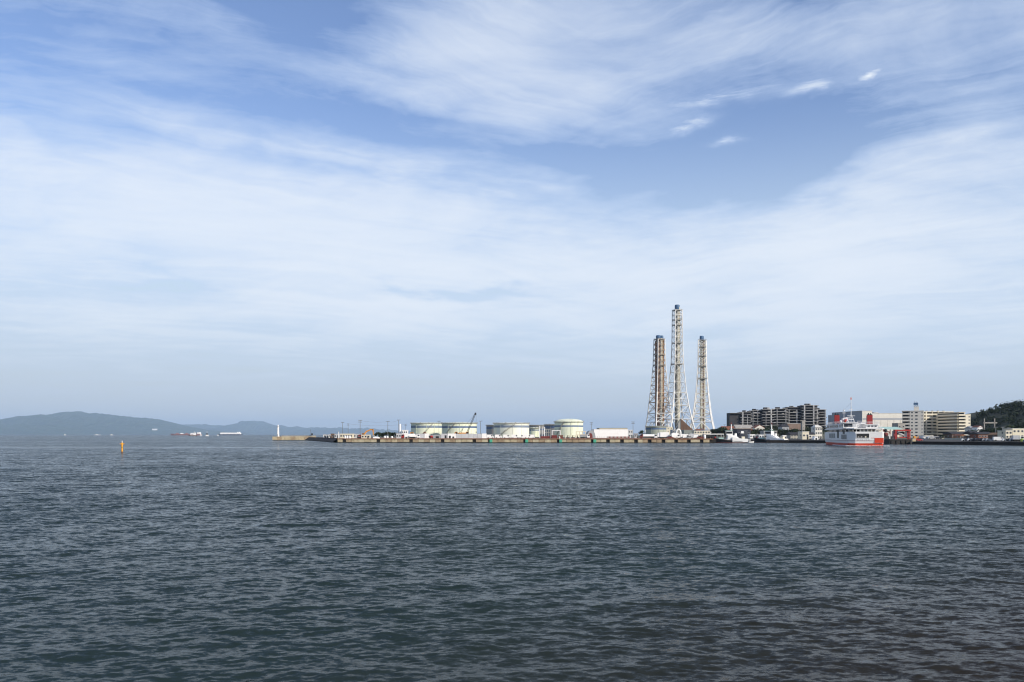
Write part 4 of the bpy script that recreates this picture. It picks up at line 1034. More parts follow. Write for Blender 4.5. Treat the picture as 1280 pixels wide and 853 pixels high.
# buildings round the foot of the chimneys
t = thing('flue_duct', 'big brown sloping duct housing at the foot of the tallest chimney', 'duct', (X(851, 1225), 1225, G))
k = 1225; zz = lambda py: Z(py, k)-G
p = MB(); p.prism([(0,0),(W(15.5,k),0),(W(15.5,k),zz(537.8)),(W(.4,k),zz(523.8)),(0,zz(524.2))], 0, 9); p.build('casing', m_brown, t)
p = MB(); p.prism([(W(-3.2,k),0),(W(-.1,k),0),(W(-.1,k),zz(524.5)),(W(-3.2,k),zz(529.5))], .5, 8); p.build('shaft', m_gflue, t)
for f in (.25,.5,.75):
    p = MB(); x = W(15.5,k)*f; p.box(x-.25, x+.25, -.25, 0, 0, zz(523.8)+(zz(537.8)-zz(523.8))*f - .3); p.build('rib', m_rust, t)
house('pump_house', 'cream three-storey pump house at the left foot of the tallest chimney', 'building', 829.5, 841.0, 534.2, 1100, 16, m_cream, m_cream, 'flat', (3,3))
house('switch_house', 'dark grey block with windows beside the cream pump house', 'building', 840.8, 847.2, 537.6, 900, 14, m_grey, m_grey, 'flat', (3,2))
house('turbine_hall', 'low grey-green hall right of the brown duct', 'building', 855.0, 871.5, 538.0, 950, 20, mat('hall_grey_green', (0.22,0.24,0.22), .8), m_grey, 'flat', (4,1), door=False)
house('cream_office', 'cream two-storey office with dark windows under the right chimney', 'building', 867.8, 887.8, 538.8, 700, 10, m_cream, m_grey, 'flat', (6,2), wh=1.3, ww=1.3)
house('red_roof_hall', 'red roofed hall just behind the cream office', 'building', 871.5, 882.5, 536.2, 820, 14, m_cream, m_rtile, 'gable', (3,1))
house('grey_store', 'grey flat-roofed store beside the dark trees at right of the chimneys', 'building', 880.5, 891, 537.4, 780, 14, m_lgrey, m_grey, 'flat', (3,2))
# curved white duct
t = thing('bent_duct', 'white curved elbow duct between cream pump house and the brown duct', 'duct', (X(848, 700), 700, G)); p = MB(); pts = []
w_ = W(2.7,700); H = Z(537.0,700)-G
pts = [(-w_,0,0), (-w_,0,H*.55)] + [(-w_*math.cos(a), 0, H*.55 + (H*.45)*math.sin(a)) for a in np.linspace(.2, math.pi-.2, 9)] + [(w_,0,H*.5),(w_,0,0)]
p.path(pts, .75, 10); p.build('pipe', m_white, t, smooth=True)
p = MB(); p.box(-w_-1.3,-w_+1.3,-1.3,1.3,0,.8); p.box(w_-1.3,w_+1.3,-1.3,1.3,0,.8); p.build('plinth', m_conc2, t)
# parked trucks and vans at the right half of the quay
Yv = lambda px, o=14: Yq(px)+o
truck('high white box truck parked left of the cream pump house', 824.2, Yv(824), m_white, m_white, R(180), 6.2, 3.6)
truck('white box truck with a tall body beneath the cream pump house', 832.4, Yv(832), m_white, m_white, 0, 7.4, 3.9)
van('white van standing nose to nose with the tall white box truck', 840.2, Yv(840,10), m_white, R(180))
car('dark red car parked right of the tall white box truck', 838.0, Yv(838,6), m_dred)
truck('white flat-nosed truck in front of the white elbow duct, left one', 845.6, Yv(845,12), m_white, m_white, 0, 6.0, 3.3)
truck('white truck with grey dump body in front of the brown duct', 852.6, Yv(852,12), m_white, m_white, R(180), 6.2, 3.2, 'dump')
van('small white van below the brown duct, between truck and grey car', 857.8, Yv(857,8), m_white, 0, L=4.2)
car('grey car parked beside the small white van below the brown duct', 861.9, Yv(861,7), m_grey)
truck('white crane truck left of the cream office', 865.4, Yv(865,14), m_white, m_lgrey, R(180), 6.8, 3.4, 'dump')
van('white van below the left end of the cream office', 871.5, Yv(871,9), m_white)
car('dark red car right of the white van below the cream office', 875.6, Yv(875,7), m_dred)
t = thing('storage_drum', 'round white storage drum on the quay left of the dark canopy', 'drum', (X(880.8, Yv(880,7)), Yv(880,7), G))
p = MB(); p.lathe(0,0,[(.72,0),(.75,.1),(.75,1.9),(.5,2.2),(.1,2.3)],16); p.build('body', m_white, t, smooth=True); p = MB(); p.lathe(0,0,[(.77,.9),(.79,.9),(.79,1.0),(.77,1.0)],16); p.build('hoop', m_grey, t)
t = thing('canopy_shelter', 'white flat canopy over a dark loading bay near the tug', 'shelter', (X(880, 535), 535, G)); w_ = W(25,535); H = Z(542.4,535)-G
p = MB(); p.box(0,w_,0,6,H-.45,H); p.build('roof', m_white, t)
for f in (.02,.33,.66,.98):
    p = MB(); p.box(w_*f-.12,w_*f+.12,.2,.44,0,H-.45); p.build('post', m_grey, t)
p = MB(); p.box(.2,w_*.62,5.6,5.9,0,H-.5); p.build('back_wall', m_dark, t)
truck('dark truck parked beneath the white canopy', 886.4, 532, m_dark, m_dark, 0, 6.2, 2.3)
# ------------------------------------------------------------------ tugs
def tug(label, px, Y, rotz):
    """harbour tug, bow at local +x"""
    t = thing('tugboat', label, 'tugboat', (X(px, Y), Y, 0), rotz)
    Lh, B = 21.0, 6.4; rings = []
    for i in range(15):
        f = i/14; x = -Lh/2 + Lh*f
        b = B/2*(min(1, .72+f*1.6) if f < .18 else (1 if f < .62 else max(.05, math.cos((f-.62)/.38*math.pi/2)**.6)))
        d = 1.15 if f < .35 else 1.15 + 2.1*((f-.35)/.65)**1.4
        rings.append([(x, -b*.8, -1.0), (x, -b*.97, .2), (x, -b, d), (x, b, d), (x, b*.97, .2), (x, b*.8, -1.0)])
    p = MB(); p.loft(rings); p.build('hull', m_black, t)
    p = MB()
    for a, b in zip(rings, rings[1:]): p.tube(Vector(a[2])+Vector((0,-.05,-.15)), Vector(b[2])+Vector((0,-.05,-.15)), .17, 6); p.tube(Vector(a[3])+Vector((0,.05,-.15)), Vector(b[3])+Vector((0,.05,-.15)), .17, 6)
    p.build('rubbing_strake', m_rubber, t)
    p = MB(); p.loft([[(x+q[0]*0, q[1]*1.004, z) for q in r_ for z in (0,)][:0] or [(r_[1][0], r_[1][1]*1.0, -.3), (r_[1][0], r_[1][1]*1.012, .16), (r_[4][0], r_[4][1]*1.012, .16), (r_[4][0], r_[4][1], -.3)] for r_ in rings[1:-1] for x in (0,)]); p.build('boot_top', m_dred, t)
    p = MB(); p.prism([(-10.3,.45),(-1.2,.45),(-1.2,3.4),(-3.2,3.3),(-6.2,2.6),(-10.3,2.4)], -3.24, 3.24); p.build('white_bulwark', m_white, t)
    p = MB(); p.prism([(-5.8,2.4),(1.6,2.0),(1.2,4.5),(-2.6,4.6),(-4.4,3.6)], -2.3, 2.3); d = p.build('deckhouse', m_white, t)
    for x in (-2.2,-.9,.4):
        p = MB(); p.cyl(0,0,0,.05,.24,n=10)
        o = p.build('porthole', m_glass, d); o.location = (x, -2.31, 3.7); o.rotation_euler = (R(90),0,0)
    p = MB(); p.prism([(-1.6,4.5),(1.9,4.5),(2.3,7.2),(-1.5,7.2)], -1.9, 1.9); wv_ = p.build('wheelhouse', m_white, t)
    p = MB(); p.prism([(-1.3,5.5),(2.09,5.5),(2.27,6.8),(-1.3,6.8)], -1.94, 1.94); p.build('window', m_glass, wv_)
    p = MB(); p.box(-1.8,2.6,-2.1,2.1,7.2,7.4); p.build('wheelhouse_roof', m_teal, t)
    p = MB(); p.tube((-1.0,0,4.5),(-1.0,0,11.4),.36,8,.30); p.box(-1.6,-.4,-.9,.9,8.0,8.3); p.tube((-1.0,-.9,9.8),(-1.0,.9,9.8),.1,5); p.build('mast', m_white, t)
    p = MB(); p.tube((-1.0,0,11.4),(-1.0,0,12.4),.16,6); p.box(-1.5,-.5,-.5,.5,11.3,11.6); p.build('mast_head', m_dred, t)
    p = MB(); p.lathe(-3.6,0,[(.7,3.9),(.62,5.6),(.55,5.7)],12); p.build('funnel', m_white, t)
    p = MB(); p.box(-8.8,-7.2,-1.4,1.4,2.4,3.8); p.build('winch_house', m_cream, t)
    p = MB(); p.box(3.6,6.6,-1.2,1.2,2.3,3.2); p.build('fore_hatch', m_teal, t)
    p = MB(); p.tube((5.0,0,3.0),(5.0,0,5.6),.10,6); p.build('flagstaff', m_white, t)
    p = MB(); p.lathe(8.6,0,[(.5,2.8),(.55,3.0),(.55,3.6),(.2,3.7)],10); p.build('capstan', m_red, t)
    p = MB()
    for x in np.linspace(-6, 6, 7): p.lathe(x, 0, [(.1,0)], 6) if False else p.tube((x,-3.28,.75),(x,-3.28,1.5),.34,8)
    p.build('tyre_fender', m_rubber, t)
    return t
T1 = tug('white and black tug with its bow left, beside the quay end', 912.0, 514, R(180-6))
T2 = dup(T1, (X(962.5, 528), 528, 0), R(180-40), 'white and black tug seen end-on in front of the grey two-storey house')
t = thing('mooring_pontoon', 'low dark pontoon floating between the two white tugs', 'pontoon', (X(941, 540), 540, 0))
p = MB(); p.box(-5.5,8.5,-2,2,-.5,1.15); p.build('deck', m_dark, t); p = MB(); p.box(-4.5,-1.5,-1.0,1.0,1.15,1.9); p.build('locker', m_lgrey, t)
t = thing('rowing_boat', 'tiny white rowing boat at the waterline between the tugs', 'boat', (X(939, 530), 530, 0), R(8))
p = MB(); p.loft(hull_rings(3.6, 1.4, .7, z0=-.2, rake=.3)); p.build('hull', m_white, t); p = MB(); p.box(-.5,-.2,-.6,.6,.72,.78); p.build('thwart', m_brown, t)

# ------------------------------------------------------------------ sea walls on the right
def seawall(label, pts, top, m, name='sea_wall', base=-1.5):
    t = thing(name, label, 'sea wall', (pts[0][0], pts[0][1], 0)); o = Vector((pts[0][0], pts[0][1], 0))
    p = MB(); c = MB()
    for a, b in zip(pts, pts[1:]):
        a, b = Vector((*a,0))-o, Vector((*b,0))-o; d = (b-a).normalized(); n = Vector((d.y,-d.x,0))
        for mb_, z0, z1, w0, w1 in ((p, base, top-.25, .35, -.4), (c, top-.25, top, .5, -.4)):
            q = [a+n*w0, b+n*w0, b+n*w1, a+n*w1]
            mb_.add([(v.x, v.y, z0) for v in q] + [(v.x, v.y, z1) for v in q], [(3,2,1,0),(4,5,6,7),(0,1,5,4),(1,2,6,5),(2,3,7,6),(3,0,4,7)])
    p.build('face', m, t); c.build('coping', m_wall if m is m_wall else m_conc2, t); return t
seawall('brown stone sea wall behind the two tugs', [(B_[0]+3, 546.5), (150.5, 546.5), (164.0, 505.6)], 1.75, mat('brown_sea_wall', (.12,.075,.045), .9, var=.4, scale=.4))
seawall('dark sea wall under the cream houses left of the ferry', [(164.0, 505.6), (206.8, 475.0)], 1.62, m_wall)
seawall('dark sea wall along the car park at the right', [(X(1141,435)+.1, 434.0), (X(1280,386), 385.0), (252.0, 329.0), (300.0, 249.0)], 1.50, m_wall)

# ------------------------------------------------------------------ terraced concrete apartments on the hillside
YTe = 880.0
ter = thing('terraced_apartments', 'dark stepped concrete apartment complex climbing to the right on the hillside', 'apartments', (X(913, YTe), YTe, G)); ox = X(913, YTe)
blocks = [(912.8,930,516.2,533),(926.8,941,514.9,533),(940,954.5,513.0,532),(953,968.5,511.6,532),(967,987,510.9,532),(985.5,1004,508.7,533),(1002.5,1024,506.6,534),(1020,1035.5,511.8,534)]
tr_ = random.Random(12)
for bi, (a, b, yt, yb) in enumerate(blocks):
    x0, x1 = X(a,YTe)-ox, X(b,YTe)-ox; z0, z1 = 0.0, Z(yt,YTe)-G; y0 = (bi % 3)*2.2
    p = MB(); p.box(x0+.3, x1-.3, y0+4.2, y0+16, z0, z1-.3); p.build('wall', m_terrd, ter)
    fl = z1; k = 0; zb = Z(yb,YTe)-G-2
    p = MB()
    while fl > zb:
        ins = tr_.uniform(0,1.6); st = min(k*.35, 1.6)
        if bi == 0:
            if k == 0: p.box(x0, x1, y0+1.4, y0+15, fl-.35, fl)
        else: p.box(x0-.5+ins*(k % 2), x1+.4-tr_.uniform(0,2.0), y0-st-.2, y0+4.4, fl-.38, fl)
        fl -= 2.8; k += 1
    p.build('floor_slab', m_terr, ter)
    if bi:
        n = 2
        for i in range(n):
            f = (i+.15+tr_.uniform(0,.5))/n; x = x0+(x1-x0)*f; w_ = tr_.choice((.16,.2,.3,.55))
            p = MB(); p.box(x-w_, x+w_, y0-.9, y0+1.0, max(zb, 0)*(tr_.random()), z1-.38-tr_.choice((0,0,3))); p.build('column', m_terr, ter)
        for j in range(3):
            z = z1-3.0*(j+1)+.1
            p = MB(); a_, b_ = sorted((tr_.uniform(x0,x1), tr_.uniform(x0,x1)))
            p.box(a_, b_, y0-.75, y0-.6, z, z+.95); p.build('balcony_wall', tr_.choice((m_terr, m_terrd, m_gflue)), ter)
            for q in range(2):
                xw = tr_.uniform(x0+1, x1-2.5); p = MB(); p.box(xw, xw+1.5, y0+4.1, y0+4.2, z+.2, z+1.9); p.build('window', m_glass, ter)
        for _q in range(2):
            xr = tr_.uniform(x0+1, x1-5); p = MB(); p.box(xr, xr+tr_.uniform(2.5,4.5), y0+3, y0+7, z1, z1+tr_.uniform(.8,1.9)); p.build('roof_box', m_terr if tr_.random() < .5 else m_terrd, ter)
# hillside below it
hs = MB(); NXh, NYh = 40, 8; vs = []; hr = random.Random(5)
for j in range(NYh+1):
    for i in range(NXh+1):
        px = 885 + (1060-885)*i/NXh; Y = 700 + 260*j/NYh
        top = np.interp(px, [885, 905, 930, 1000, 1035, 1060], [2.5, 6, 13, 14, 12, 3])
        vs.append((X(px,Y), Y, G + top*(j/NYh)**.7*.9 + hr.uniform(-.3,.3)*(j > 0) - (0.05 if j == 0 else 0)))
hs.add(vs, [(j*(NXh+1)+i, j*(NXh+1)+i+1, (j+1)*(NXh+1)+i+1, (j+1)*(NXh+1)+i) for j in range(NYh) for i in range(NXh)])
struct(hs.build('hillside_terrain', m_land, smooth=True))
house('brown_hall', 'long hall with red-brown roof behind the trees, upper one', 'building', 903.5, 919.5, 532.9, 760, 14, m_brown, m_rtile, 'gable', (0,0), door=False)
house('brown_hall', 'long low hall with red-brown walls behind the left tug', 'building', 917.5, 940.5, 536.0, 690, 14, m_rtile, m_gflue, 'flat', (0,0), door=False)
house('sloping_hall', 'grey-brown hall with a long sloping roof below the terraced apartments', 'building', 920, 942.5, 531.0, 790, 16, m_conc2, m_conc2, 'gable', (0,0), door=False)
house('hillside_house', 'grey house with a red gable below the terraced apartments', 'house', 943, 956, 531.2, 780, 12, m_offwhite, m_rtile, 'gable_front', (2,1))
house('brown_block', 'broad brown-grey block in front of the terraced apartments, right part', 'building', 984.5, 1003.5, 530.0, 790, 16, mat('brown_grey_wall', (.20,.145,.115), .9, var=.25, scale=.2), m_conc2, 'flat', (5,1), door=False)
house('grey_house', 'grey steep-roofed house left of the broad brown block', 'house', 977.5, 986.5, 530.8, 760, 12, m_grey, m_tile, 'gable', (2,2))
t = thing('stair_tower', 'pale grey concrete stair tower in front of the terraced apartments', 'tower', (X(1004.6,770),770,G)); w_ = W(1.8,770); H = Z(526.4,770)-G
p = MB(); p.box(-w_,w_,0,4,0,H); p.build('wall', m_conc2, t); p = MB(); p.box(-w_*2.4,w_*1.4,-.2,4.2,H,H+.5); p.build('roof', m_conc2, t)
for i in range(4): window(t, 0, 0, H*(i+.7)/4.6, .6, 1.0)
house('dark_depot', 'dark blue depot with a white sign behind the left tug', 'depot', 921.5, 938.5, 537.0, 600, 12, mat('depot_navy', (.025,.03,.045), .7), m_tile, 'flat', (3,1), door=False)
t = thing('sign_board', 'plain white sign board on the front of the dark depot', 'sign', (X(928.0,598),598,G+ Z(540.3,598)-G-.9)); w_ = W(1.7,598)
p = MB(); p.box(-w_,w_,0,.12,0,1.55); p.build('panel', m_white, t); p = MB(); p.box(-w_-.06,w_+.06,.03,.16,-.07,0); p.box(-w_-.06,w_+.06,.03,.16,1.55,1.62); p.build('frame', m_grey, t)
shed('boat_shed', 'white boat shed between the two tugs, leftmost', 'shed', 937.3, 943.3, 543.6, 562, 5, m_white, m_white, (2,1))
shed('boat_shed', 'grey roller-door shed between two white sheds', 'shed', 943.8, 948.8, 544.0, 566, 5, m_grey, m_lgrey, (1,1))
shed('boat_shed', 'white boat shed touching the grey two-storey house', 'shed', 949.3, 954.5, 544.1, 562, 5, m_white, m_white, (2,1))
house('grey_house', 'grey two-storey house with deep eaves behind the right tug', 'house', 954.8, 971.5, 539.3, 575, 9, m_gflue, m_lgrey, 'flat', (4,2), wh=1.6, ww=2.0)
house('cream_house', 'cream-green low shed just right of the right tug', 'shed', 979.5, 987.8, 544.2, 560, 6, m_cream, m_offwhite, 'gable', (2,1), base=1.95)
house('grey_beige_house', 'grey-beige house with a dark roof on the dark sea wall', 'house', 987.8, 1003.2, 540.6, 535, 8, mat('beige_wall', (.42,.39,.31), .85), m_tile, 'gable', (4,2), base=1.95)
house('cream_garage', 'bright cream garage with a dark doorway, mid of the waterfront houses', 'house', 1003.0, 1011.3, 540.2, 520, 8, m_cream, m_offwhite, 'flat', (2,1), base=1.95)
house('cream_villa', 'cream villa with a stepped hip roof left of the ferry', 'house', 1018.6, 1028.2, 531.4, 545, 8, m_offwhite, m_offwhite, 'hip', (3,3), base=1.95)
house('tile_roof_house', 'dark tiled house between the cream garage and cream villa', 'house', 1010.5, 1019.0, 540.6, 540, 8, m_offwhite, m_tile, 'gable', (2,1), base=1.95)
t = thing('boathouse', 'small white boathouse with an arched front by the ferry stern', 'boathouse', (X(1020.4,512),512,1.7)); w_ = W(2.6,512)
arc = [(w_*math.cos(a), 1.6*math.sin(a)+.5) for a in np.linspace(0, math.pi, 12)]
p = MB(); p.prism([(w_,0)]+arc+[(-w_,0)], 0, 5); p.build('shell', m_white, t); p = MB(); p.box(-.5,.5,-.06,0,0,1.3); p.build('door', m_dark, t)
TL = [(892,536.2,760,'dark tree beside the grey store at the right chimney'),(897.5,534.5,740,'tall dark tree left of the red-brown hall'),(902.5,533.8,730,'tallest dark tree left of the red-brown hall'),(907,536,690,'dark tree in front of the red-brown hall, left'),(911.5,537,660,'dark tree behind the bow of the left tug'),
 (938,539.5,640,'dark tree right of the dark depot'),(943,536.5,650,'broad dark tree above the small boat sheds'),(948.5,535.8,655,'tall dark tree above the small boat sheds'),(954,536.8,660,'dark tree touching the grey two-storey house'),(960,536.0,700,'dark tree above the roof of the grey two-storey house, left'),(966,535.4,710,'dark tree above the roof of the grey two-storey house, right'),
 (974,536.6,680,'dark tree behind the mast of the right tug'),(980,537.0,660,'dark tree just right of the right tug'),(985.5,538.2,640,'dark tree left of the grey-beige house'),(992,536,720,'dark tree behind the grey-beige house'),(1012,535,720,'dark tree behind the dark tiled house')]
for px, yt, Y, lab in TL: tree(px, yt, Y, lab, wide=1.25)
shrubs = MB(); r_ = random.Random(77)
for _ in range(5200):
    px = r_.uniform(886, 1034); Y = r_.uniform(735, 930); j = (Y-700)/260
    top = np.interp(px, [885, 905, 930, 1000, 1035, 1060], [2.5, 6, 13, 14, 12, 3]); z = G + top*max(0,j)**.7*.9
    c_ = Vector((X(px,Y), Y, z + r_.random()**2*2.6)); a = Vector((r_.gauss(0,1),r_.gauss(0,1),r_.gauss(0,.6))).normalized(); b = a.cross(Vector((r_.gauss(0,1),r_.gauss(0,1),r_.gauss(0,1)))).normalized(); s = r_.uniform(.4,.9)
    shrubs.add([c_-a*s, c_+b*s*.8, c_+a*s, c_-b*s*.8], [(0,1,2,3)])
struct(shrubs.build('undergrowth', m_leaf), 'stuff')
for px, yt, Y, lab in ((906,531,720,'thin pole among dark trees left of the left tug mast'),(941.6,525.5,650,'tall thin pole rising between the two tug masts'),(932.5,538.5,560,'short pole in front of the dark depot')):
    pole(px, yt, Y, lab)

# ------------------------------------------------------------------ large white hall behind the ferry
t = thing('white_hall', 'huge white hall with a shaded grey side and grey window band behind the ferry', 'hall', (320, 780, G)); xr = X(1128.5,780)-320
h1, h0 = Z(513.9,780)-G, Z(516.9,780)-G
m_hallside = mat('hall_shade_and_band_grey', (0.34,0.35,0.37), .7, var=.06, scale=.05)
p = MB(); p.box(0, X(1090,780)-320, .02, 74, 0, h1); p.box(0, X(1090,780)-320, 74, 84, 0, h1-2.0); p.build('tall_wall', m_offwhite, t)
p = MB(); p.box(-.12, -.01, .3, 73.6, 1, h1-.25); p.box(-.12,-.01,74.2,83.8,1,h1-2.3); p.build('side_shade_sheet', m_hallside, t)  # grey sheet over the left wall paints in its shade
p = MB(); p.box(X(1090,780)-320+.02, xr, .0, 70, 0, h0); p.build('low_wall', m_offwhite, t)
p = MB(); p.box(.6, xr-.02, -.10, -.0, Z(525.0,780)-G, Z(522.8,780)-G); p.build('window_band', m_hallside, t)
p = MB(); p.box(-.3, X(1090,780)-320+.2, -.2, 74.2, h1, h1+.35); p.build('roof', m_lgrey, t)
p = MB(); p.box(X(1090,780)-320+.3, xr+.3, -.2, 70.2, h0, h0+.3); p.build('roof', m_lgrey, t)
p = MB(); p.cyl(X(1104,780)-320, 20, h0, h0+1.6, 4.2, 3.6, n=16); p.build('roof_vent', m_grey, t)
for f in (.14,.3,.46,.62,.78,.94):
    p = MB(); x = xr*f; p.box(x-.07,x+.07,-.08,0,0,Z(525.2,780)-G); p.build('joint_strip', m_conc2, t)
house('annex', 'beige annex in front of the white hall beside the tall apartment block', 'building', 1122.5, 1131.5, 529.5, 640, 10, m_conc2, m_conc2, 'flat', (2,2))

# ------------------------------------------------------------------ apartment blocks
m_apt = mat('apartment_white', (0.62,0.58,0.51), .85, var=.05, scale=.2, dirt=(.42,.38,.32), dirt_amt=.3)
m_apc = mat('apartment_cream', (0.72,0.66,0.52), .85, var=.05, scale=.2, dirt=(.46,.40,.31), dirt_amt=.3)
YA = 720.0
A = thing('apartment_tower', 'tall white apartment block with roof sign frame, left of the long balconied block', 'apartments', (X(1128,YA),YA,G), R(-24)); WA = lambda d, Y: W(d, Y)*.91
w_ = WA(26.2,YA); H = Z(514.3,YA)-G; wb = WA(9.2,YA); nf = 8; fh = H/nf
p = MB(); p.box(wb, w_, 0, 22, 0, H); p.box(0, wb, 1.6, 22, 0, H); p.build('wall', m_apt, A)
p = MB(); p.box(-.2, w_+.2, -.2, 22.2, H, H+.5); p.build('roof', m_apt, A)
for j in range(nf):
    z = j*fh
    p = MB(); p.box(-.1, wb-.05, 0, 1.6, z+fh-.25, z+fh-.02); p.box(-.1, wb-.05, 0, .15, z+.0, z+1.05); b = p.build('balcony', m_apt, A)
    p = MB(); p.box(.5, wb-1.0, 1.5, 1.62, z+1.0, z+fh-.35); p.build('balcony_window', m_glass, A)
    for dpx, ww_ in ((12.0,1.3),(17.4,2.0),(24.4,.8)):
        window(A, WA(dpx,YA), 0, z+fh*.58, ww_, 1.15)
    window(A, 0, 10, z+fh*.58, 1.2, 1.1, '-x')
pz = H+.5
p = MB(); p.box(WA(14.6,YA), WA(20.6,YA), 3, 10, pz, Z(508.6,YA)-G); p.build('penthouse', m_apt, A)
p = MB(); z1 = Z(506.3,YA)-G; z2 = Z(503.6,YA)-G; z0 = Z(508.6,YA)-G
for x in (WA(14.8,YA), WA(17.2,YA), WA(19.4,YA)):
    for y in (4,8): p.tube((x,y,z0),(x,y,z2),.16,5)
for a, b in ((14.8,17.2),(17.2,19.4)): p.tube((WA(a,YA),4,z0),(WA(b,YA),4,z1),.10,4)
p.build('sign_frame', m_steel, A)
p = MB(); p.box(WA(14.0,YA), WA(19.6,YA), 3.6, 3.8, z1, z2); p.build('sign_panel', m_blue, A)
p = MB(); p.tube((WA(14.9,YA),5,z2),(WA(14.9,YA),5,z2+1.8),.1,5); p.tube((WA(18,YA),5,z2),(WA(18,YA),5,z2+1.2),.08,5); p.build('antenna', m_steel, A)
Y2 = 738.0
Bk = thing('apartment_slab', 'long cream apartment block with rows of dark balconies', 'apartments', (X(1154.6,Y2),Y2,G)); w_ = W(37.6,Y2); H = Z(515.2,Y2)-G; fh = H/nf
p = MB(); p.box(0,w_,1.5,15,0,H); p.build('wall', m_apc, Bk); p = MB(); p.box(-.2,w_+.2,-.1,15.2,H,H+.45); p.build('roof', m_apc, Bk)
bays = [0, 3.6] + list(np.linspace(4.2, 37.4, 8)); bays = [0,3.4,11.0,18.6,26.2,32.0,37.6]
for j in range(nf):
    z = j*fh
    p = MB(); p.box(0,w_,-.05,1.5,z-.12,z+.10); p.box(0,w_,-.10,.06,z+.10,z+1.34); p.build('balcony', m_apc, Bk)
    for a, b in zip(bays, bays[1:]):
        p = MB(); p.box(W(a,Y2)+.35, W(b,Y2)-.35, 1.40, 1.52, z+.2, z+fh-.35); p.build('window', tr_.choice((m_glass, m_glass, m_glass, m_grey, m_gflue)), Bk)
for a in bays:
    p = MB(); x = min(max(W(a,Y2),.16), w_-.16); p.box(x-.15,x+.15,.07,1.5,0,H-.02); p.build('partition', m_apc, Bk)
p = MB(); p.box(W(3.3,Y2)-.5,W(3.3,Y2)+.5,-.18,1.5,0,H+.6); p.build('pier', m_apc, Bk)
for dpx in (8,15,22,29): 
    p = MB(); p.box(W(dpx,Y2)-.5,W(dpx,Y2)+.5,5,7,H+.45,H+1.3); p.build('roof_vent', m_conc2, Bk)
Y3 = 700.0
C = thing('apartment_wing', 'cream apartment wing stepping down at right end, nearest the dark hill', 'apartments', (X(1198.6,Y3),Y3,G)); w_ = W(8.4,Y3); w2 = W(14.6,Y3); H = Z(515.8,Y3)-G; H2 = Z(518.6,Y3)-G; fh = H/nf
p = MB(); p.box(0,w_,1.4,36,0,H); p.build('wall', m_apc, C); p = MB(); p.box(w_+.02,w2,0,14,0,H2); p.build('stair_block', m_apc, C)
p = MB(); p.box(-.2,w_+.1,-.1,36.2,H,H+.4); p.box(w_+.15,w2+.2,-.2,14.2,H2,H2+.35); p.build('roof', m_apc, C)
for j in range(nf):
    z = j*fh
    p = MB(); p.box(0,w_-.05,-.05,1.4,z-.12,z+.1); p.box(0,w_-.05,-.1,.06,z+.1,z+1.15); p.box(-1.4,-.02,0,35,z-.12,z+.1); p.box(-1.45,-1.3,-.05,35,z+.1,z+1.15); p.build('balcony', m_apc, C)
    p = MB(); p.box(.3,w_-.5,1.3,1.42,z+.2,z+fh-.4); p.build('window', m_glass, C)
    p = MB(); p.box(-.1,-.01,2,34,z+.3,z+fh-.4); p.build('side_window', m_glass, C)
    if j < nf-1: window(C, (w_+w2)/2+1, 0, z+fh*.6, 1.5, .9)

# ------------------------------------------------------------------ ferry landing: canopy, red gantry, machinery
t = thing('landing_canopy', 'pale green canopy roof beside the red ferry gantry', 'canopy', (X(1104.3,500),500,G)); w_ = W(25,500); H = Z(533.6,500)-G; H0 = Z(536.6,500)-G
p = MB(); p.add([(0,0,H0),(w_,0,H0),(w_,9,H),(0,9,H),(0,0,H0-.3),(w_,0,H0-.3),(w_,9,H-.3),(0,9,H-.3)], [(0,1,2,3),(7,6,5,4),(0,4,5,1),(1,5,6,2),(2,6,7,3),(3,7,4,0)]); p.build('roof', m_teal, t)
p = MB(); p.box(0,w_,-.1,0,H0-1.1,H0-.32); p.build('fascia', m_offwhite, t)
for f in (.03,.3,.6,.95):
    p = MB(); p.box(w_*f-.15,w_*f+.15,.3,.6,0,H0-.33); p.build('post', m_dred, t)
YG = 446.0
lp = thing('linkspan_pier', 'dark concrete landing pier carrying the red ferry gantry', 'pier', (X(1112,YG-4), YG-4, 0)); w_ = W(29,YG)
p = MB(); p.box(0,w_,0,8,-1.5,2.1); p.build('base', m_wet, lp); p = MB(); p.box(-.1,w_+.1,-.12,8.1,2.1,2.55); p.build('deck', m_dark, lp)
for i in range(5):
    p = MB(); x = 1+i*(w_-2)/4; p.box(x-.25,x+.25,-.35,-.02,-1.0,2.0); p.build('fender', m_rubber, lp)
t = thing('ferry_gantry', 'bright red steel portal gantry with counterweight posts at the ferry landing', 'gantry', (X(1118.0,YG),YG,2.55)); w_ = W(19.4,YG); H = Z(537.2,YG)-2.55
for x0 in (0, w_-1.1):
    for y in (-.8,.8):
        p = MB(); p.box(x0,x0+.3,y-.2,y+.2,0,H-.75); p.box(x0+.6,x0+.9,y-.2,y+.2,0,H-.75); 
        for z in np.linspace(.6,H-1.6,5): p.box(x0+.3,x0+.6,y-.15,y+.15,z,z+.25)
        p.build('post', m_red, t)
p = MB(); p.box(-.15,w_+.15,-1.05,1.05,H-.75,H); p.build('crossbeam', m_red, t)
p = MB(); p.box(1.15,w_-1.15,-.15,.15,.7,1.15); p.build('tie_beam', m_red, t)
p = MB(); p.prism([(1.4,3.4),(w_-2.2,1.6),(w_-2.2,2.2),(1.4,4.2)], .4, 1.4); p.build('ramp', m_lgrey, t)
p = MB(); p.box(1.6,w_-2.4,.9,1.3,H-2.6,H-1.15); p.build('machinery_box', m_dark, t)
p = MB(); p.box(1.3,2.3,-.6,-.1,1.0,2.3); p.build('counterweight', m_cream, t)
p = MB(); p.box(w_-2.3,w_-1.4,.2,.8,.8,H-1.2); p.build('ladder_tower', m_offwhite, t)
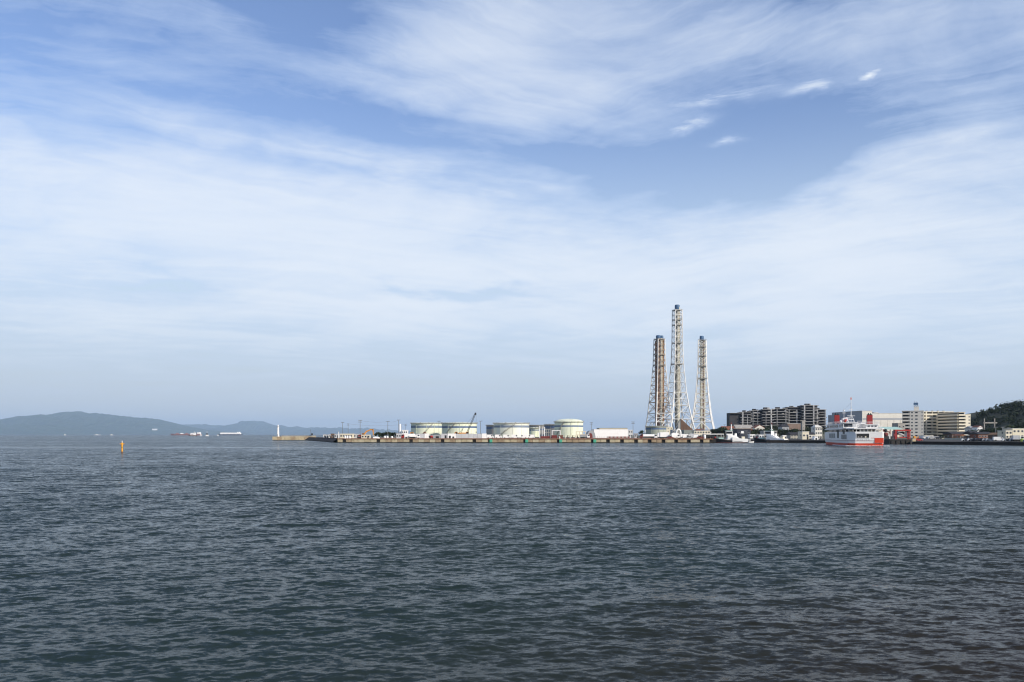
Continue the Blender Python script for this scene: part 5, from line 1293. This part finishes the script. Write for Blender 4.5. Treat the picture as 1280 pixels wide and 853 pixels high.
t = thing('winch_house', 'dark red winch machinery between the ferry and the red gantry', 'machinery', (X(1110.5,455),455,G)); 
p = MB(); p.box(-2.4,2.2,0,3,0,1.6); p.build('base', m_dark, t)
p = MB(); p.lathe(-.9,1.4,[(1.0,1.6),(1.3,2.0),(1.3,3.0),(.8,3.6)],14); p.build('drum', m_dred, t)
p = MB(); p.tube((1.4,1,0),(1.4,1,5.2),.2,6); p.tube((-2.2,1,0),(-2.2,1,5.6),.2,6); p.tube((-2.2,1,5.0),(1.4,1,3.6),.2,6); p.build('frame', m_dred, t)
p = MB(); p.box(.2,1.0,-.2,.0,.2,2.6); p.build('door', m_lgrey, t)
p = MB(); p.ball(-1.0,1.2,4.6,.95); p.build('motor', m_dark, t)
t = thing('concrete_block', 'pale concrete pier block at the right foot of the red gantry', 'block', (X(1142.8,436.5),436.5,-1.0)); 
p = MB(); p.prism([(-1.0,0),(1.0,0),(.85,3.9),(-.85,3.9)], 0, 2); p.build('block', m_conc, t); p = MB(); p.box(-.95,.95,-.1,2.1,3.9,4.1); p.build('cap', m_conc2, t)
t = thing('mini_digger', 'small yellow digger right of the red gantry', 'digger', (X(1143.8,452),452,1.9))
p = MB(); p.box(-1.0,1.0,-.7,.7,.5,1.3); p.box(-.9,.2,-.6,.6,1.3,2.3); p.build('body', m_orange, t); p = MB(); p.box(-1.1,1.1,-.85,.85,0,.5); p.build('track', m_rubber, t)
p = MB(); p.tube((.8,0,1.1),(1.7,0,2.2),.16,6); p.tube((1.7,0,2.2),(2.0,0,.9),.13,6); p.build('boom', m_orange, t)
car('small red car parked right of the pale concrete block', 1147.6, 441, m_red, .2, base=1.62)
car('blue-grey car behind the small red car', 1152.0, 455, mat('blue_grey_paint', (.09,.11,.16), .35), .1, base=1.95)
# ------------------------------------------------------------------ right-hand shore: car park, houses, hill
m_silver = mat('silver_paint', (.45,.46,.47), .3, var=.05); m_navy = mat('dark_car_paint', (.03,.035,.05), .3, var=.1)
def gz(x, y):
    ys = float(np.interp(x, [204, 231, 252, 300], [435, 386, 330, 250])); return 1.4 + 1.1*min(1, max(0, (y-ys)*.75/34))
def gp(px, Y): return gz(X(px, Y), Y)
def Ys(px): return float(np.interp(px, [1141,1280], [435,386]))
cl = [(1156.5,470,m_white,'white car, leftmost in the group under the long cream apartments'),(1160.2,474,m_silver,'silver car beside the leftmost white car under the apartments'),(1163.8,468,m_silver,'pale silver car in the middle of the group under the apartments'),(1167.6,476,m_white,'white car right of the silver pair under the apartments'),(1171.8,470,m_navy,'dark car at the right end of the group under the apartments')]
for px, Y, m, lab in cl: car(lab, px, Y, m, random.uniform(-.3,.3), base=gp(px, Y))
cl2 = [(1207.2,m_white,'white car at left end of the shore car park below cream wing'),(1211.6,m_navy,'dark car second from left in the shore car park'),(1214.4,m_white,'white hatchback between two dark cars on the shore'),(1219.0,m_navy,'dark long car below the brown-red house, left of its pair'),(1223.6,m_navy,'dark car left of the silver cars on the shore'),(1228.3,m_navy,'dark car touching the silver cars on the shore'),(1233.0,m_silver,'silver car below the brown-red house, left of two'),(1237.6,m_silver,'silver car below the brown-red house, right of two'),(1258.5,m_white,'white car between the white van and cream houses'),(1263.2,m_navy,'dark car below the small cream house'),(1267.3,m_silver,'silver car below the flat-roofed cream house')]
for px, m, lab in cl2:
    yy = Ys(px)+6+random.uniform(-.8,.8); car(lab, px, yy, m, R(-14)+random.uniform(-.06,.06), L=4.0, base=gp(px, yy))
van('white van facing the water below the brown gable house', 1248.6, Ys(1248)+7, m_white, R(-14), L=5.0, H=2.1, base=gp(1248.6, Ys(1248)+7))
truck('white truck with open tail at far right of the shore', 1272.5, Ys(1272)+5, m_white, m_lgrey, R(-14), 4.6, 2.9, base=gp(1272.5, Ys(1272)+5))
t = thing('portable_tank', 'lime green water tank on the shore at far right', 'tank', (X(1277.4, Ys(1277)+4), Ys(1277)+4, gp(1277, Ys(1277)+4)))
p = MB(); p.lathe(0,0,[(.7,.1),(.75,.2),(.75,1.2),(.3,1.5)],14); p.build('body', mat('lime_plastic',(.36,.46,.10),.5), t); p = MB(); p.box(-.8,.8,-.8,.8,0,.1); p.build('pallet', m_brown, t)
t = thing('blue_drum', 'dark blue drum at the far right edge of the shore', 'drum', (X(1279.6, Ys(1279)+3), Ys(1279)+3, gp(1279, Ys(1279)+3)))
p = MB(); p.lathe(0,0,[(.4,0),(.42,.05),(.42,1.0),(.1,1.05)],12); p.build('body', m_blue, t); p = MB(); p.lathe(0,0,[(.43,.5),(.45,.5),(.45,.56),(.43,.56)],12); p.build('hoop', m_steel, t)
# wall behind the car park
w0, w1 = (X(1181,455),455.0), (X(1227,430),430.0)
t = thing('car_park_wall', 'low pale green-grey wall behind the shore car park', 'wall', (w0[0],w0[1],1.75), math.atan2(w1[1]-w0[1], w1[0]-w0[0])); L_ = math.hypot(w1[0]-w0[0], w1[1]-w0[1])
for i in range(8):
    p = MB(); p.box(L_*i/8, L_*(i+1)/8-.06, 0, .2, -.4, 1.35); p.build('panel', mat('pale_green_wall', (.46,.47,.38), .9, var=.1, scale=.4, dirt=(.3,.3,.24), dirt_amt=.4), t)
p = MB(); p.box(0,L_,-.04,.24,1.35,1.46); p.build('coping', m_conc2, t)
def hs_(*a, **k): return house(*a, **k)
hs_('white_shop', 'low white shop with a dark front under the long cream apartments', 'shop', 1155.5,1166.5,545.2,520,8,m_white,m_offwhite,'flat',(4,1))
hs_('beige_shop', 'low beige building with a curved-looking pale roof under the apartments', 'shop', 1166.8,1180.5,545.4,525,8,m_cream,m_offwhite,'gable',(4,1))
hs_('dark_roof_house', 'wide house with a dark tiled roof below the cream wing', 'house', 1189.5,1214.0,539.8,560,12,m_brown,m_tile,'gable',(6,1))
hs_('brown_house', 'small brown house with orange gable below the cream wing', 'house', 1199.5,1207.5,543.0,520,8,m_rust2,m_rtile,'gable_front',(2,1))
hs_('orange_house', 'orange-beige house right of the small brown gable house', 'house', 1207.8,1213.5,543.3,520,8,m_rust2,m_cream,'gable',(2,1))
hs_('hill_house', 'white house with a reddish roof at the foot of the dark hill', 'house', 1221.5,1228.5,532.2,640,8,m_white,m_rtile,'gable_front',(2,2))
hs_('hill_house', 'pale house with a grey roof between cream wing and white hill house', 'house', 1213.5,1222.0,533.0,650,9,m_offwhite,m_grey,'gable',(3,2))
hs_('red_house', 'long house with red-brown walls under a dark roof by the hill', 'house', 1222.5,1241.5,540.0,510,10,m_rtile,m_tile,'gable',(5,1))
hs_('dark_house', 'dark house with a black tiled roof left of the red-brown house', 'house', 1214.3,1224.5,539.0,540,10,m_terrd,m_tile,'gable',(3,1))
hs_('gable_house', 'brown house with an orange gable front beside a pole', 'house', 1245.8,1255.0,541.0,480,9,m_brown,m_rust2,'gable_front',(2,1))
hs_('small_cream_house', 'small cream house with a flat top left of the big cream house', 'house', 1257.2,1265.2,539.0,470,8,m_cream,m_offwhite,'flat',(2,2))
hs_('big_cream_house', 'cream flat-roofed house cut by the right edge of the photo', 'house', 1265.8,1290.0,536.4,475,10,m_cream,m_offwhite,'flat',(5,2))
t = thing('steel_frame', 'grey steel goal-shaped frame standing against the dark hill', 'frame', (X(1230.4,640),640,G)); w_ = W(13,640)
for x in (0,w_):
    p = MB(); p.box(x-.25,x+.25,-.2,.2,0,Z(523.4,640)-G); p.build('post', m_conc2, t)
p = MB(); z = Z(528.6,640)-G; p.box(-.6,w_+1.8,-.2,.2,z-.5,z+.3); p.build('beam', m_conc2, t)
for px, yt, Y, lab in ((1244.6,534.0,500,'concrete utility pole left of the brown gable house'),(1253.4,533.8,500,'utility pole right of the brown gable house'),(1260.8,534.6,520,'utility pole behind the small cream house')):
    pole(px, yt, Y, lab, arms=1, r=.22)
for px, yt, Y, lab in ((1176.0,544.6,500,'dark shrub-like tree right of the low beige building'),(1179.5,544.0,505,'dark tree at the left end of the pale green-grey wall'),(1186,546,470,'low dark tree over the pale green-grey wall'),(1158,546.8,480,'small dark tree among the cars under the apartments'),(1216.5,537.5,560,'dark tree between the dark house and cream wing'),(1229.5,536.5,560,'dark tree behind the red-brown house, left'),(1236.5,535.5,560,'dark tree behind the red-brown house, right'),(1243.5,535.0,560,'dark tree behind the concrete utility pole'),(1250.5,534.0,570,'dark tree behind the brown gable house'),(1258,533.0,570,'dark tree behind the small cream house'),(1266,531.5,590,'dark tree behind the big cream house, left'),(1274.5,530.5,590,'dark tree behind the big cream house, right')):
    tree(px, yt, Y, lab, wide=1.3)
# the wooded hill
hpts = [(1196,541),(1205,534),(1212,529.5),(1219,526.5),(1227,523.5),(1233,519.5),(1237,517.5),(1247,513.5),(1256,509.5),(1264,507),(1270,503.5),(1276,502),(1284,503),(1296,500),(1320,496),(1360,497),(1420,505),(1500,520)]
YH = 860.0
def hill_z(px, Y):
    top = Z(float(np.interp(px, [p[0] for p in hpts], [p[1] for p in hpts])), YH) - 3.0
    t_ = (Y-600)/(YH-600)
    return G + max(0, (top-G))*((max(0,t_))**.62 if t_ <= 1 else 1-(t_-1)*.5) - (.3 if t_ <= 0 else 0)
hm_ = MB(); vs = []; nx, ny = 60, 16
for j in range(ny+1):
    for i in range(nx+1):
        Y = 600 + 420*j/ny; px = 1190 + 310*i/nx; vs.append((X(px,YH)*(.94+.06*Y/YH), Y, hill_z(px, Y)))
hm_.add(vs, [(j*(nx+1)+i, j*(nx+1)+i+1, (j+1)*(nx+1)+i+1, (j+1)*(nx+1)+i) for j in range(ny) for i in range(nx)])
struct(hm_.build('hill', mat('hill_soil', (.03,.035,.018), .95, var=.4, scale=.05), smooth=True))
wd = MB(); r_ = random.Random(31)
for _ in range(950):
    px = r_.uniform(1203, 1420); Y = r_.uniform(615, 900); z = hill_z(px, Y); x = X(px,YH)*(.94+.06*Y/YH)
    Rr = r_.uniform(2.2,4.2); Hh = r_.uniform(4,7.5); n = 34
    if z < G+1: continue
    for _k in range(n):
        d = Vector((r_.gauss(0,1), r_.gauss(0,1), r_.gauss(0,1))).normalized()*(r_.random()**.35)
        c_ = Vector((x+d.x*Rr, Y+d.y*Rr, z+Hh*.45+d.z*Hh*.5)); nn = (d+Vector((r_.gauss(0,.5), r_.gauss(0,.5), .4))).normalized()
        a = nn.cross(Vector((r_.gauss(0,1),r_.gauss(0,1),r_.gauss(0,1)))).normalized(); b = nn.cross(a); s = r_.uniform(.55,1.15)
        wd.add([c_-a*s, c_+b*s*.75, c_+a*s, c_-b*s*.75], [(0,1,2,3)])
struct(wd.build('hillside_woodland', m_leaf), 'stuff')
# ------------------------------------------------------------------ the car ferry
YF = 365.0
fy = thing('car_ferry', 'red and white car ferry with two red funnels under way', 'ferry', (X(1082.8, YF), YF, 0), R(-11.8))
Bm, Lf = 14.6, 76.0; hb = Bm/2
m_fw = mat('ferry_white', (0.74,0.73,0.71), .4, var=.04, scale=.2, dirt=(.55,.5,.45), dirt_amt=.2)
m_fred = mat('ferry_red', (0.60,0.055,0.018), .4, var=.1, scale=.3)
# hull: near end at y=0, far end at y=Lf; rounded corners in plan, flaring from waterline to main deck
def plan(k_near, k_far, w_, r=2.6, y0=0.0, y1=Lf):
    """closed plan outline, rounded at the near end, tapering at the far end"""
    pts = []; h_ = w_
    pts += [(-h_+r*1.12, y0), (-h_+r*1.12-.02, y0), (-h_+r*.55, y0+r*.5), (-h_+.12, y0+r*1.02), (-h_, y0+r*1.2)]
    pts += [(-h_, y1*.80), (-h_*.95, y1*.90), (-h_*.78, y1*.97), (-h_*.5, y1), (h_*.5, y1), (h_*.78, y1*.97), (h_*.95, y1*.90), (h_, y1*.80)]
    pts += [(h_, y0+1.0), (h_-.2, y0+.35), (h_-.8, y0)]
    return pts
def ring(pts, z, sy=0.0, f=1.0, ysh=0.0): return [(x*f, y + ysh + sy*(y/Lf), z) for x, y in pts][::-1]
P0 = plan(0,0,hb)
p = MB(); p.loft([ring(P0,-1.5,-7,.90,1.5), ring(P0,.15,-4,.955,.6), ring(P0,1.25,-3.0,.985,.25)]); p.build('bottom_paint', m_fred, fy)
zm = 6.0
p = MB(); p.loft([ring(P0,1.25,-3.0,.986,.25), ring(P0,2.4,-1.5,1.0,.0), ring(P0,zm,0,1.0,0)]); p.build('hull', m_fw, fy)
p = MB(); p.loft([ring(P0,2.30,-1.5,1.004,-.03), ring(P0,2.42,-1.5,1.004,-.03)]); p.build('rubbing_strip', m_dred, fy)
# bow or stern door side: opening, red panel, lettering (near end, y = 0)
x_ = lambda px: (px-1082.8)/F*YF
def zf(py): return Z(py, YF)
p = MB(); p.box(x_(1071.4), x_(1086.0), -.10, .02, zf(547.4), zf(542.4)); p.build('deck_opening', m_dark, fy)
p = MB(); a, b, c, d = x_(1071.2), x_(1086.2), zf(547.6), zf(542.2)
p.box(a-.12,a,-.16,.0,c-.12,d+.12); p.box(b,b+.12,-.16,.0,c-.12,d+.12); p.box(a,b,-.16,.0,d,d+.12); p.box(a,b,-.16,.0,c-.12,c); p.build('opening_frame', m_fw, fy)
for px in (1073.6, 1077.2, 1082):
    p = MB(); p.box(x_(px)-.3, x_(px)+.3, -.17, -.10, zf(547.2), zf(545.4)); p.build('parked_load', m_conc2 if px < 1080 else m_cream, fy)
p = MB(); p.box(x_(1092.6), x_(1103.2), -.09, .02, 1.45, zf(547.6)); p.build('red_panel', m_fred, fy)
p = MB(); p.box(x_(1088.6), x_(1092.6), -.07, .02, zf(547.9), zf(547.5)); p.build('red_stripe', m_fred, fy)
lr = random.Random(2); p = MB()
for i in range(6):
    x0 = x_(1072.3 + i*2.5); 
    for k in range(3):
        if lr.random() < .8: p.box(x0+.05, x0+.55, -.05, .02, 2.5+k*.26, 2.57+k*.26)
    p.box(x0+lr.choice((.05,.28,.45)), x0+lr.choice((.12,.35,.55))+.08, -.052, .02, 2.5, 3.05)
p.build('lettering', m_lgrey, fy)
# anchor pocket and draught marks stay small; side features on the left flank (-x)
def side(name, y0, y1, z0, z1, m, d=.10, parent=None, proud=.0):
    p = MB(); p.box(-hb-d-proud, -hb+.02-proud*.5, y0, y1, z0, z1); return p.build(name, m, parent or fy)
# the flank runs from y=3 (px 1062) to y=52 along its straight part
for (y0, y1) in ((3.6,7.6),(8.2,12.2),(12.8,16.8)): side('side_grille', y0, y1, 3.0, 5.0, m_gflue)
for y0 in (34, 40, 46): side('side_port', y0, y0+4.6, 3.4, 5.5, m_gflue)
# superstructure decks
def deckbox(name, z0, z1, inset, y0, y1, m=m_fw, r=2.2):
    q = plan(0,0,hb-inset,r,y0,y1); p = MB(); p.loft([ring(q,z0), ring(q,z1)]); return p.build(name, m, fy)
deckbox('passenger_deck', 6.0, 7.3, 2.2, 5.0, 66, m_dark)
deckbox('upper_deck', 7.3, 7.75, -.05, .2, 75)
# front parapet of the passenger deck and its rail posts
p = MB(); q = plan(0,0,hb-.02,2.4,.1,72); qi = plan(0,0,hb-.15,2.3,.25,71.8)
p.loft([ring(q,6.0), ring(q,6.22)]); p.build('deck_edge', m_fw, fy)
for i, px in enumerate((1063.5,1067.5,1071.5,1076,1080.5,1085,1089.5,1094,1098,1102)):
    p = MB(); x = x_(px); p.box(x-.10,x+.10,.45 if 1065 < px < 1101 else 2.2,.65 if 1065 < px < 1101 else 2.4,6.2,7.3); p.build('stanchion', m_fw, fy)
for px, w_, m in ((1065.8,1.1,m_cream),(1079.0,1.6,m_fw),(1084.5,1.3,m_lgrey),(1090.2,2.0,m_cream),(1096.5,1.6,m_fw),(1100.3,1.2,m_cream)):
    p = MB(); p.box(x_(px)-w_/2, x_(px)+w_/2, 3.4, 4.1, 6.22, 6.8); p.build('deck_locker', m, fy)
for y0, y1 in ((5,13),(14.5,22),(30,38),(40,52)): side('passenger_window', y0, y1, 6.25, 7.15, m_glass, d=.04, proud=-.0)
for y0 in (23.5, 26.0): side('gangway_door', y0, y0+1.8, 3.4, 7.1, m_dark, d=.06)
for y0 in (8.6, 11.2): side('gangway_door', y0, y0+1.9, 5.2, 7.1, m_dark, d=.06)
p = MB(); p.box(-hb+.02, hb*.2, 12, 59.5, 7.75, 9.7); p.box(hb*.2, hb-.6, 9, 60, 7.75, 9.2); p.build('saloon', m_fw, fy)
for y0, y1 in ((13,17),(18,22),(26,36),(38,50),(52,58)): side('saloon_window', y0, y1, 8.3, 9.35, m_glass, d=.06)
p = MB(); p.box(-hb-.1, hb*.2+.2, 11.7, 60, 9.7, 9.95); p.build('boat_deck', m_fw, fy)
# wheelhouse at the near end
wx0, wx1 = x_(1055.5)+.9, x_(1075)
p = MB(); p.box(wx0, wx1, 5.2, 11.8, 7.75, 10.0); wh_ = p.build('wheelhouse', m_fw, fy)
p = MB(); p.box(wx0+.35, wx0+(wx1-wx0)*.66, 5.14, 5.22, 8.35, 9.7); p.build('window', m_glass, wh_)
p = MB(); p.box(wx0+(wx1-wx0)*.70, wx1-.4, 5.14, 5.22, 8.35, 9.35); p.build('window', m_lgrey, wh_)
p = MB(); p.box(wx0-.06, wx0+.02, 5.6, 11.2, 8.55, 9.55); p.build('window', m_glass, wh_)
p = MB(); p.box(wx0-.35, wx1+.3, 4.7, 12, 10.0, 10.25); p.build('wheelhouse_roof', m_fw, fy)
# right-hand deckhouse
p = MB(); p.box(x_(1085.5), x_(1099.5), 5.0, 13, 7.75, 9.3); dh_ = p.build('deckhouse', m_fw, fy)
for px in (1088.5, 1092.8, 1096.6):
    p = MB(); p.box(x_(px)-.45, x_(px)+.45, 4.94, 5.02, 8.2, 8.95); p.build('window', m_glass, dh_)
p = MB(); p.box(x_(1083.6), x_(1101.4), 4.2, 14, 9.3, 9.5); p.build('deckhouse_roof', m_fw, fy)
# rails
def rail(name, pts, z, m=m_fw, hgt=1.05, step=1.6):
    p = MB()
    for a, b in zip(pts, pts[1:]):
        a, b = Vector((*a,z)), Vector((*b,z)); n = max(1, int((b-a).length/step))
        for i in range(n+1): c_ = a.lerp(b, i/n); p.tube(c_, c_+Vector((0,0,hgt)), .035, 4)
        for f in (.4,.7,1.0): p.tube(a+Vector((0,0,hgt*f)), b+Vector((0,0,hgt*f)), .035, 4)
    p.build(name, m, fy)
rail('railing', [(-hb+.3, 11), (-hb+.8, 2.6), (-hb+2.2,.6), (hb-2.2,.6), (hb-.5,2.6), (hb-.5,50)], 7.75)
rail('railing', [(-hb+.1, 12), (-hb+.1, 59)], 9.95); rail('railing', [(-1.5, 12), (hb*.2, 12)], 9.95)
rail('railing', [(x_(1083.8), 4.4), (x_(1101), 4.4), (x_(1101), 13.6)], 9.5)
# funnels
m_fun = mat('funnel_red', (0.27,0.016,0.012), .5, var=.15)
def funnel(xc, yc, z0, z1, w_, l_):
    p = MB(); p.prism_x([(yc-l_,z0),(yc+l_,z0),(yc+l_*.8,z1-.3),(yc-l_*.8,z1)], xc-w_, xc+w_); f = p.build('funnel', m_fun, fy)
    p = MB(); p.box(xc-w_*.9, xc+w_*.9, yc-l_*.7, yc+l_*.7, z1-.28, z1+.35); p.build('funnel_top', m_dark, f)
    p = MB(); p.cyl(xc-w_*.4, yc, z1+.3, z1+.9, .25, n=8); p.cyl(xc+w_*.4, yc, z1+.3, z1+.8, .22, n=8); p.build('exhaust', m_dark, f)
funnel(-5.6, 40, 9.95, 14.2, 1.1, 1.3)
funnel(3.9, 13.5, 9.5, 13.6, 1.1, 1.3)
p = MB(); p.box(-4.0,-1.6,33,37,9.95,12.6); p.build('casing', m_fw, fy)
p = MB(); p.box(1.2,6.2,18,32,9.2,10.6); p.build('casing', m_lgrey, fy)
# main mast with stays, crosstrees and light boxes
mx, my = x_(1072.6)-.3, 13.5
p = MB(); p.tube((mx,my,9.9),(mx,my,20.4),.20,8,.10); p.build('mast', m_fw, fy)
p = MB(); p.tube((mx,my,20.4),(mx,my,21.5),.2,6); p.box(mx-.25,mx+.25,my-.2,my+.2,20.5,21.4); p.build('mast_light', mat('mast_pink',(.6,.22,.18),.5), fy)
p = MB(); p.box(mx-1.6,mx+1.6,my-.1,my+.1,13.2,13.4); p.box(mx-.9,mx+.9,my-.1,my+.1,16.0,16.15); p.build('crosstree', m_fw, fy)
p = MB()
for a in (0,1,2,3):
    p.tube((mx+(-1.6,1.6,1.6,-1.6)[a], my+(-1.2,-1.2,1.2,1.2)[a], 9.9), (mx+(-.25,.25,.25,-.25)[a], my, 13.6), .09, 5)
for k in range(3):
    z = 10.6+k; f = 1-(z-9.9)/3.7
    p.box(mx-.25-1.35*f, mx+.25+1.35*f, my-1.2*f-.05, my-1.2*f+.05, z, z+.12)
p.build('mast_lattice', m_lgrey, fy)
p = MB(); p.tube((mx,my,19.0),(-4.2,38,15.0),.03,4); p.tube((mx,my,17.5),(mx,3.0,10.3),.03,4); p.build('stay', m_steel, fy)
p = MB(); p.tube((-3.2,35,12.6),(-3.2,35,17.0),.10,6); p.ball(-3.2,35,16.2,.4); p.box(-4.0,-2.4,34.9,35.1,15.0,15.2); p.build('radar_post', m_fw, fy)
p = MB(); p.box(mx-1.1,mx+1.1,my-.9,my-.7,11.6,11.9); p.build('radar_scanner', m_fw, fy)
# lifeboats on davits
def lifeboat(x, y, z):
    rings = []
    for i in range(9):
        f = i/8; yy = y-2.9+5.8*f; s = max(.15, math.sin(math.pi*(.08+.84*f))**.6)
        rings.append([(x+1.05*s*math.cos(a), yy, z+.95+.95*s*math.sin(a)) for a in np.linspace(0, 2*math.pi, 11)[:-1]])
    p = MB(); p.loft(rings); b = p.build('lifeboat', m_fred, fy)
    p = MB()
    for yy in (y-2, y+2): p.tube((x+1.1,yy,z-.3),(x+1.2,yy,z+2.4),.12,5); p.tube((x+1.2,yy,z+2.4),(x,yy,z+2.6),.12,5)
    p.build('davit', m_fw, b)
lifeboat(-4.4, 24, 10.2)
for px, y, h_ in ((1059.5, 14.5, 1.5),(1064,15,1.2),(1068,15.5,1.4)):
    p = MB(); p.lathe(x_(px), y, [(.42,9.95),(.42,9.95+h_*.7),(.2,9.95+h_)], 10); p.build('liferaft_drum', m_dred if px == 1064 else m_fw, fy)
p = MB(); p.lathe(x_(1076.5), 7, [(.5,7.75),(.5,8.5),(.85,9.2),(.2,9.6)], 12); p.build('ventilator', m_lgrey, fy)
# foam along the waterline
fm_ = bpy.data.materials.new('foam'); fm_.use_nodes = True; fb = fm_.node_tree.nodes['Principled BSDF']; fb.inputs['Base Color'].default_value = (.75,.78,.78,1); fb.inputs['Roughness'].default_value = .9
p = MB(); r_ = random.Random(8)
rot = Matrix.Rotation(R(-11.8), 3, 'Z'); org = Vector((X(1082.8, YF), YF, 0))
for i in range(420):
    u_ = r_.random()
    if u_ < .6: x, y = r_.uniform(-hb*1.15, hb*1.25), r_.gauss(-.3, .9)
    else: x, y = -hb - abs(r_.gauss(0,.7)) + .6, r_.uniform(0, 40)
    c_ = org + rot @ Vector((x, y, 0)); s = r_.uniform(.10,.45)
    p.ball(c_.x, c_.y, .10, s, .05 + r_.random()*.12, 6, 4)
struct(p.build('wake_foam', fm_), 'stuff')
